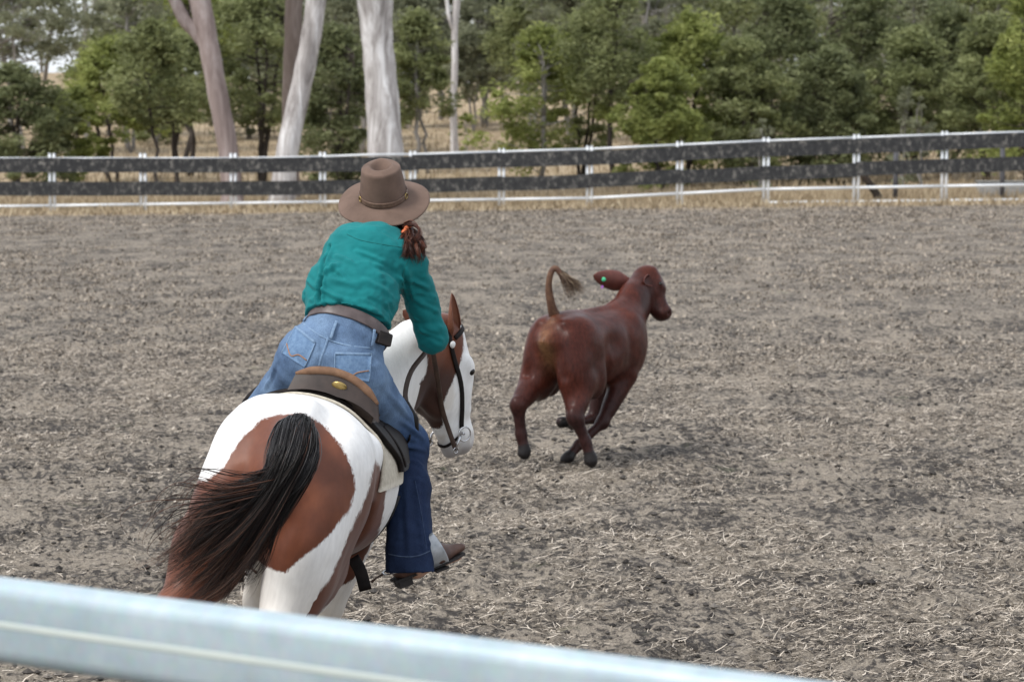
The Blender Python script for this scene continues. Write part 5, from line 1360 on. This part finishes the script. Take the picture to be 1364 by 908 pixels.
# --- hair, ponytail
MAT_RIDERHAIR = attr_mat('auburn_hair', 'tint', [(0, (.018, .006, .004)), (.6, (.055, .016, .009)), (1, (.16, .048, .023))], .4, .4)
hair_root = []
for a in np.linspace(-1.3, 1.3, 6):
    s0 = HEADC - HF * .06 * math.cos(a) + HRt * .085 * math.sin(a) + HUPr * .05; hair_root.append([s0, s0 - HF * .045 * math.cos(a) + HRt * .012 * math.sin(a) - HUPr * .08, a3(534, 300, 10.60) + [.0, .02, 0], a3(540, 306, 10.56)])
strands('hair', hair_root, 900, .008, .010, 21, MAT_RIDERHAIR, rider, 1.0, 12, .003, .003, None, RI)
tail_h = [A3((541, 306, 10.56), (552, 310, 10.52), (560, 320, 10.49), (560, 332, 10.49)), A3((541, 307, 10.56), (547, 314, 10.50), (552, 327, 10.45), (555, 340, 10.46)), A3((541, 308, 10.56), (540, 317, 10.50), (538, 329, 10.45), (539, 342, 10.46)), A3((541, 308, 10.56), (534, 318, 10.51), (526, 330, 10.48), (521, 342, 10.48))]
strands('ponytail', tail_h, 1500, .007, .013, 22, MAT_RIDERHAIR, rider, 1.0, 11, .004, .010, None, RI, 3, .3, 40)
MAT_SCRUNCH = simple('orange_hair_tie', (.42, .085, .03), (.60, .16, .06), 30, .7, 0, .3, .003)
sc_ = a3(541, 307, 10.525); sx = np.array([.8, -.2, -.55]); sx /= np.linalg.norm(sx); s1 = np.cross(sx, [0, 1, 0]); s1 /= np.linalg.norm(s1); s2 = np.cross(sx, s1)
m = MB(); aa = np.linspace(0, 2 * np.pi, 40); m.tube([sc_ + (s1 * math.cos(a) + s2 * math.sin(a)) * (.019 + .002 * math.sin(9 * a)) for a in aa], [.009 + .002 * math.sin(7 * a) for a in aa], 9, cap=False); m.build('hair_tie', MAT_SCRUNCH, rider, world_to=RI)
wisp = [A3((470, 296, 10.62), (474, 302, 10.57), (468, 303, 10.53), (461, 301, 10.52)), A3((474, 296, 10.62), (476, 303, 10.56), (471, 306, 10.53), (464, 304, 10.52))]
strands('hair_wisps', wisp, 60, .001, .003, 23, MAT_RIDERHAIR, rider, 1.0, 10, .002, .002, None, RI)

# --- hat
MAT_FELT = simple('brown_felt', (.100, .064, .048), (.165, .109, .084), 9, .9, 0, .2, .002)
MAT_HATBAND = simple('plaited_leather_band', (.085, .048, .032), (.16, .10, .07), 70, .55, 0, .4, .002)
hN = np.array([-.06, -.46, .89]); hN /= np.linalg.norm(hN); hX = np.array([1, 0, .11]); hX = hX - hN * (hX @ hN); hX /= np.linalg.norm(hX); hY = np.cross(hN, hX)
HC = a3(511, 262, 10.66)
def hat_profile(a, t):
    """t 0 outer brim .. 1 brim root .. 2 crown shoulder .. 3 crown centre, in hat frame"""
    ca, sa = math.cos(a), math.sin(a)        # ca right, sa front
    if t <= 1:
        r0x, r0y, rx, ry = .182, .190, .092, .104
        x = ca * (r0x + (rx - r0x) * t); y = sa * (r0y + (ry - r0y) * t)
        e = 1 - t; z = -.024 * e ** 1.3 * ca * ca - .030 * e ** 1.3 * (max(0, -sa) ** 2) - .022 * e * max(0, sa) ** 2 + .006 * math.sin(3 * a + 1) * e
        return x, y, z
    if t <= 2:
        s = t - 1; k = 1 - .17 * s ** 1.5; x = ca * .092 * k; y = sa * .104 * (1 - .08 * s); z = .128 * s + .010 * sa * -1 * s
        x *= 1 - .16 * s ** 2 * max(0, sa) ** 1.5
        return x, y, z
    s = t - 2; kx, ky = .0745 * (1 - s), .0955 * (1 - s); x = ca * kx; y = sa * ky
    x *= 1 - .16 * max(0, sa) ** 1.5
    z = .128 - .010 * sa * (1 - s) + .014 * math.sin(min(1, s * 2.4) * math.pi * .5) - .042 * sstep(.30, .95, s)
    z -= .014 * math.exp(-((s - .25) / .2) ** 2) * (ca ** 2) * max(0, sa + .2)
    return x, y, float(z)
na, ts = 72, list(np.linspace(0, 1, 14)) + list(np.linspace(1, 2, 14))[1:] + list(np.linspace(2, 2.98, 16))[1:]
def hatV(off): 
    V = []
    for t in ts:
        for j in range(na):
            x, y, z = hat_profile(2 * np.pi * j / na, t); V.append(HC + hX * x + hY * y + hN * (z + off))
    return np.array(V)
Vt, Vb = hatV(.002), hatV(-.002); nt = len(ts); Q = []
for i in range(nt - 1):
    for j in range(na):
        a, b_, c, d = i * na + j, i * na + (j + 1) % na, (i + 1) * na + (j + 1) % na, (i + 1) * na + j
        Q.append([a, b_, c, d]); o = nt * na; Q.append([o + d, o + c, o + b_, o + a])
for j in range(na): Q.append([j, nt * na + j, nt * na + (j + 1) % na, (j + 1) % na])
tri = [[(nt - 1) * na + j, (nt - 1) * na + (j + 1) % na, 2 * nt * na] for j in range(na)] + [[nt * na + (nt - 1) * na + (j + 1) % na, nt * na + (nt - 1) * na + j, 2 * nt * na] for j in range(na)]
x, y, z = hat_profile(0, 3.0); m = MB(); m.add(np.vstack([Vt, Vb, [HC + hX * x + hY * y + hN * z]]), Q, tri); hat = m.build('hat', MAT_FELT, rider, world_to=RI); hat['label'] = 'wide brimmed brown felt hat'
m = MB()
for zz in (.012, .022):
    P = [];
    for a in np.linspace(0, 2 * np.pi, 60): P.append(HC + hX * math.cos(a) * .0945 + hY * math.sin(a) * .1065 + hN * zz)
    m.tube(P, 1.0, flat=(.005, .0022), up=[(np.array(p) - HC) for p in P])
m.build('hat_band', MAT_HATBAND, hat, world_to=RI)
for a in (math.radians(200), math.radians(-22)):
    c = HC + hX * math.cos(a) * .097 + hY * math.sin(a) * .109 + hN * .017; m = MB(); dr = (c - HC); dr /= np.linalg.norm(dr); e2 = np.cross(dr, hN)
    m.tube([c + (hN * math.cos(q) + e2 * math.sin(q)) * .011 for q in np.linspace(0, 2 * np.pi, 18)], .0025, 7, cap=False); m.build('band_buckle', MAT_BRASS, hat, world_to=RI)
# ================================================================== the calf
C_YAW = math.radians(-34); C_LOC = Vector((at(736, 600, 18.7).x, at(736, 600, 18.7).y, tz(.3, 18.7)))
CM = Matrix.Translation(C_LOC) @ Matrix.Rotation(C_YAW, 4, 'Z'); CI = CM.inverted()
calf = empty('calf'); calf.matrix_world = CM
tag(calf, 'dark red brown calf galloping away to the right with raised tail', 'calf')
cl = lambda *q: CI @ at(*q)
cf = Field((-.55, -.5, -.08), (.75, 1.65, 1.55), .0125)
cf.trunk([(-.02, .90, .14, .13, .16), (.08, .87, .215, .20, .22), (.25, .85, .245, .235, .25), (.45, .83, .245, .235, .275), (.65, .83, .222, .245, .28), (.82, .85, .195, .255, .285), (.98, .86, .16, .22, .24), (1.08, .86, .10, .15, .15)])
for s in (-1, 1):
    cf.ell((s * .135, .14, .84), (.125, .20, .21), .06); cf.ell((s * .145, .06, .68), (.115, .15, .21), .06); cf.ell((s * .18, .24, .64), (.085, .13, .16), .05)
    cf.ell((s * .125, .84, .82), (.08, .15, .22), .06)
for s in (-1, 1): cf.ell((s * .33, .42, .86), (.10, .12, .10), .10, sub=True)
cf.seg((0, -.18, .88), (0, -.13, .62), .03, .045, .05, sub=True)
for s in (-1, 1): cf.ell((s * .10, .03, 1.015), (.035, .05, .03), .05)          # pin bones
def leg(pts, rads, k=.035):
    for i in range(len(pts) - 1): cf.seg(pts[i], pts[i + 1], rads[i], rads[i + 1], k)
HLk, HLf, HLh = cl(690, 540, 18.56), cl(694, 578, 18.60), cl(699, 600, 18.60)
leg([Vector((-.165, .08, .64)), HLk], [.118, .058], .05); leg([HLk, HLf, HLh], [.048, .034, .040]); cf.ell(HLk + Vector((0, -.02, .015)), (.034, .04, .05), .02); cf.seg(HLh, HLh + Vector((0, -.005, -.02)), .046, .046, .01)
HRk, HRf, HRh = cl(766, 556, 18.52), cl(780, 588, 18.56), cl(787, 610, 18.56)
leg([Vector((.15, .10, .60)), HRk], [.12, .056], .05); leg([HRk, HRf, HRh], [.049, .035, .042]); cf.ell(HRk + Vector((0, -.02, .02)), (.036, .045, .055), .02); cf.seg(HRh, HRh + Vector((0.004, -.005, -.02)), .048, .048, .01)
FRe, FRk, FRf, FRh = cl(832, 500, 19.25), cl(803, 562, 19.1), cl(771, 592, 19.0), cl(757, 609, 18.95)
leg([FRe, FRk], [.088, .046], .05); cf.ell(FRk, (.045, .045, .05), .02); leg([FRk, FRf, FRh], [.038, .031, .037]); cf.seg(FRh, FRh + Vector((-.012, -.005, -.018)), .046, .046, .01)
FLe, FLk, FLf, FLh = cl(806, 500, 19.55), cl(790, 556, 19.55), cl(763, 566, 19.40), cl(752, 562, 19.28)
leg([FLe, FLk], [.08, .044], .05); leg([FLk, FLf, FLh], [.038, .031, .038]); cf.seg(FLh, FLh + Vector((-.01, -.02, .0)), .042, .044, .01)
for h_ in (HLh, HRh, FRh):
    cf.seg(h_ + Vector((.035, .08, -.05)), h_ + Vector((-.045, -.08, -.05)), .009, .009, .012, sub=True)
    cf.seg(h_ + Vector((-.02, -.06, -.05)), h_ + Vector((-.03, -.06, .02)), .007, .005, .012, sub=True)
for s in (-1, 1):
    cf.seg((s * .235, .66, 1.0), (s * .25, .70, .66), .016, .022, .06, sub=True)      # behind the shoulder
    cf.seg((s * .27, .34, .80), (s * .20, .40, .56), .016, .026, .06, sub=True)       # flank fold
    cf.seg((s * .09, -.13, .96), (s * .15, -.09, .66), .012, .018, .05, sub=True)
cf.seg((0, .02, 1.045), (0, .85, 1.085), .022, .028, .05)
# neck and head turned right
CP, CMZ = cl(860, 362, 19.72), cl(887, 421, 19.66)
cu = (CMZ - CP).normalized(); _f = CI.to_3x3() @ Vector((.93, .10, .28)); cv_ = (_f - cu * _f.dot(cu)).normalized(); cw = cu.cross(cv_)
if (CM.to_3x3() @ cw).y > 0: cw = -cw
CSC = (CMZ - CP).length / .36
chp = lambda u, v, w: CP + (cu * u + cv_ * v + cw * w) * CSC
CR = Matrix((cu, cv_, cw)).transposed()
nb = Vector((.0, .88, .92)); ne = chp(.07, -.05, 0)
cf.chain([nb, (nb + ne) * .5 + Vector((0, .02, .01)), ne], [.20, .155, .115], .06, (ne - nb).cross(Vector((0, 0, 1))).normalized(), [.72, .72, .80])
cf.ell(chp(.03, .0, 0), (.075, .075, .085), .04, CR); cf.ell(chp(.12, -.005, 0), (.11, .085, .088), .04, CR)
cf.seg(chp(.12, -.02, 0), chp(.31, -.015, 0), .085, .062, .04, cw, .85); cf.ell(chp(.335, -.012, 0), (.052, .066, .068), .025, CR); cf.seg(chp(.02, .055, 0), chp(.16, .06, 0), .03, .025, .03, cw, 1.9)
cf.ell(chp(.13, -.09, 0), (.10, .06, .05), .04, CR); cf.seg(chp(.16, -.085, 0), chp(.30, -.05, 0), .045, .035, .04)
for s in (-1, 1):
    cf.ell(chp(.13, .045, s * .07), (.03, .022, .02), .02, CR); cf.ell(chp(.35, .02, s * .035), (.014, .014, .012), .01, CR, sub=True)
V, Q = cf.mesh(); CN = vnormals(V, Q); V = V + CN * ((fbm(V * 7, 3) - .5) * .014)[:, None]
CWV = V @ np.array(CM)[:3, :3].T + np.array(CM)[:3, 3]
MAT_CALF, N, L, b = new_mat('red_calf_coat')
_t = N.new('ShaderNodeAttribute'); _t.attribute_name = 'tan'; _h = N.new('ShaderNodeAttribute'); _h.attribute_name = 'hoof'; _k = N.new('ShaderNodeAttribute'); _k.attribute_name = 'dark'
_n = noise(N, L, 5, 4); _r = ramp(N, [(.3, (.036, .0085, .0055)), (.7, (.086, .021, .0120))]); L.new(_n.outputs['Fac'], _r.inputs['Fac'])
_n2 = noise(N, L, 70, 3, .6, 'Object', (1, 1, .3)); _r2 = ramp(N, [(.3, (.66, .66, .66)), (.7, (1.3, 1.3, 1.3))]); L.new(_n2.outputs['Fac'], _r2.inputs['Fac'])
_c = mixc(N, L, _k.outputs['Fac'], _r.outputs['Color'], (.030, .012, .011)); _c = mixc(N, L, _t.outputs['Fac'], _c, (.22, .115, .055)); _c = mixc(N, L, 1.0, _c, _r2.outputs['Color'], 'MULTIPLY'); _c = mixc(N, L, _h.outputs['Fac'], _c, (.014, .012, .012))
L.new(_c, b.inputs['Base Color']); b.inputs['Roughness'].default_value = .4; b.inputs['Specular IOR Level'].default_value = .16; bump(N, L, b, _n2.outputs['Fac'], .3, .006)
tan = np.clip(np.exp(-((V[:, 0] + .005) / .05) ** 2 - ((V[:, 2] - .86) / .15) ** 2) * (V[:, 1] < .06) * (.5 + 1.2 * (fbm(V * 14, 3) - .3)) * 1.1, 0, .9)
hoofm = np.zeros(len(V))
for h_, r_ in ((HLh, .072), (HRh, .076), (FRh, .072), (FLh, .070)): hoofm = np.maximum(hoofm, 1 - sstep(r_ - .012, r_, np.linalg.norm(V - np.array(h_ + Vector((0, -.003, -.012))), axis=1)))
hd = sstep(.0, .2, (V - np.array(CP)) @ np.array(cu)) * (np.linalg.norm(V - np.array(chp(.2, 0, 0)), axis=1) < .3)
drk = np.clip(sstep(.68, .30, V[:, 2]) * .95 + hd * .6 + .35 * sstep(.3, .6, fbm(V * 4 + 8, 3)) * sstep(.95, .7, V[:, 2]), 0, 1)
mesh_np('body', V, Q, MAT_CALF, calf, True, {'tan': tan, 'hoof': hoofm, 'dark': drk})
MAT_CEAR = simple('red_ear_hair', (.075, .020, .015), (.13, .038, .026), 20, .6)
MAT_CEARIN = simple('pale_ear_hair', (.40, .27, .20), (.55, .40, .31), 20, .7)
le = ear(cl(842, 379, 19.66), cl(790, 367, 19.50), CI.to_3x3() @ Vector((.05, 1, -.05)), .078, MAT_CEAR, 'ear', calf, None, .62)
_lv = np.empty(len(le.data.vertices) * 3); le.data.vertices.foreach_get('co', _lv); _lv = _lv.reshape(-1, 3) @ np.array(CM)[:3, :3].T + np.array(CM)[:3, 3]
EAR_BVH = bvh(_lv, [list(p_.vertices) for p_ in le.data.polygons])
re = ear(chp(.075, -.04, .07), chp(.095, -.075, .19), cv_ * 1.0 + cu * .15, .046, MAT_CEAR, 'ear', calf, None, .6)
_tp, _tn = hit(EAR_BVH, 804, 372); tagp = CI @ _tp; m = MB(); nrm = CI.to_3x3() @ Vector((0, -1, 0)); m.tube([tagp, tagp + nrm * .006, tagp + nrm * .010], [.017, .017, .010], 14); m.build('ear_tag', simple('green_tag', (.05, .42, .20), (.08, .52, .27), 10, .4), calf)
m = MB(); _p = CI @ hit(EAR_BVH, 802, 378, .003)[0] + Vector((0, 0, -.02)); m.box(_p, .018, .003, .022, Matrix.Rotation(.4, 3, 'Y')); bevel(m.build('ear_tag', simple('purple_tag', (.40, .12, .52), (.5, .2, .62), 10, .4), calf, smooth=False), .001)
for s in (-1, 1):
    m = MB(); c = chp(.135, .05, s * .082); th = np.linspace(0, np.pi, 8); m.tube([c + cw * .013 * math.cos(a) for a in th], [.013 * math.sin(a) + .0005 for a in th], 12); m.build('eye', MAT_EYE, calf)
# raised tail: tapering dock curling over, with a tuft
TP = [cl(740, 424, 18.72), cl(735, 408, 18.66), cl(731, 385, 18.62), cl(733, 366, 18.60), cl(739, 357, 18.60), cl(746, 364, 18.60), cl(751, 378, 18.60)]
m = MB(); tpts = spline(TP, 30); m.tube(tpts, np.interp(np.linspace(0, 1, 30), [0, .15, .4, .8, 1], [.046, .032, .022, .020, .012]), 12); m.build('tail', MAT_CALF_T if 'MAT_CALF_T' in globals() else simple('tail_hair_red', (.060, .024, .016), (.15, .078, .042), 30, .7), calf)
MAT_TUFT = attr_mat('tail_tuft', 'tint', [(0, (.035, .018, .014)), (.6, (.10, .06, .038)), (1, (.32, .24, .16))], .6, .3)
tg = [[list(cl(743, 361, 18.6)), list(cl(750, 370, 18.58)), list(cl(753, 384, 18.57)), list(cl(757, 396, 18.57))], [list(cl(745, 360, 18.6)), list(cl(756, 371, 18.6)), list(cl(764, 382, 18.6)), list(cl(769, 394, 18.6))], [list(cl(746, 362, 18.6)), list(cl(760, 372, 18.6)), list(cl(771, 379, 18.6)), list(cl(779, 390, 18.6))]]
strands('tail_tuft', tg, 420, .004, .012, 31, MAT_TUFT, calf, 1.0, 12, .012, .014, None, None)
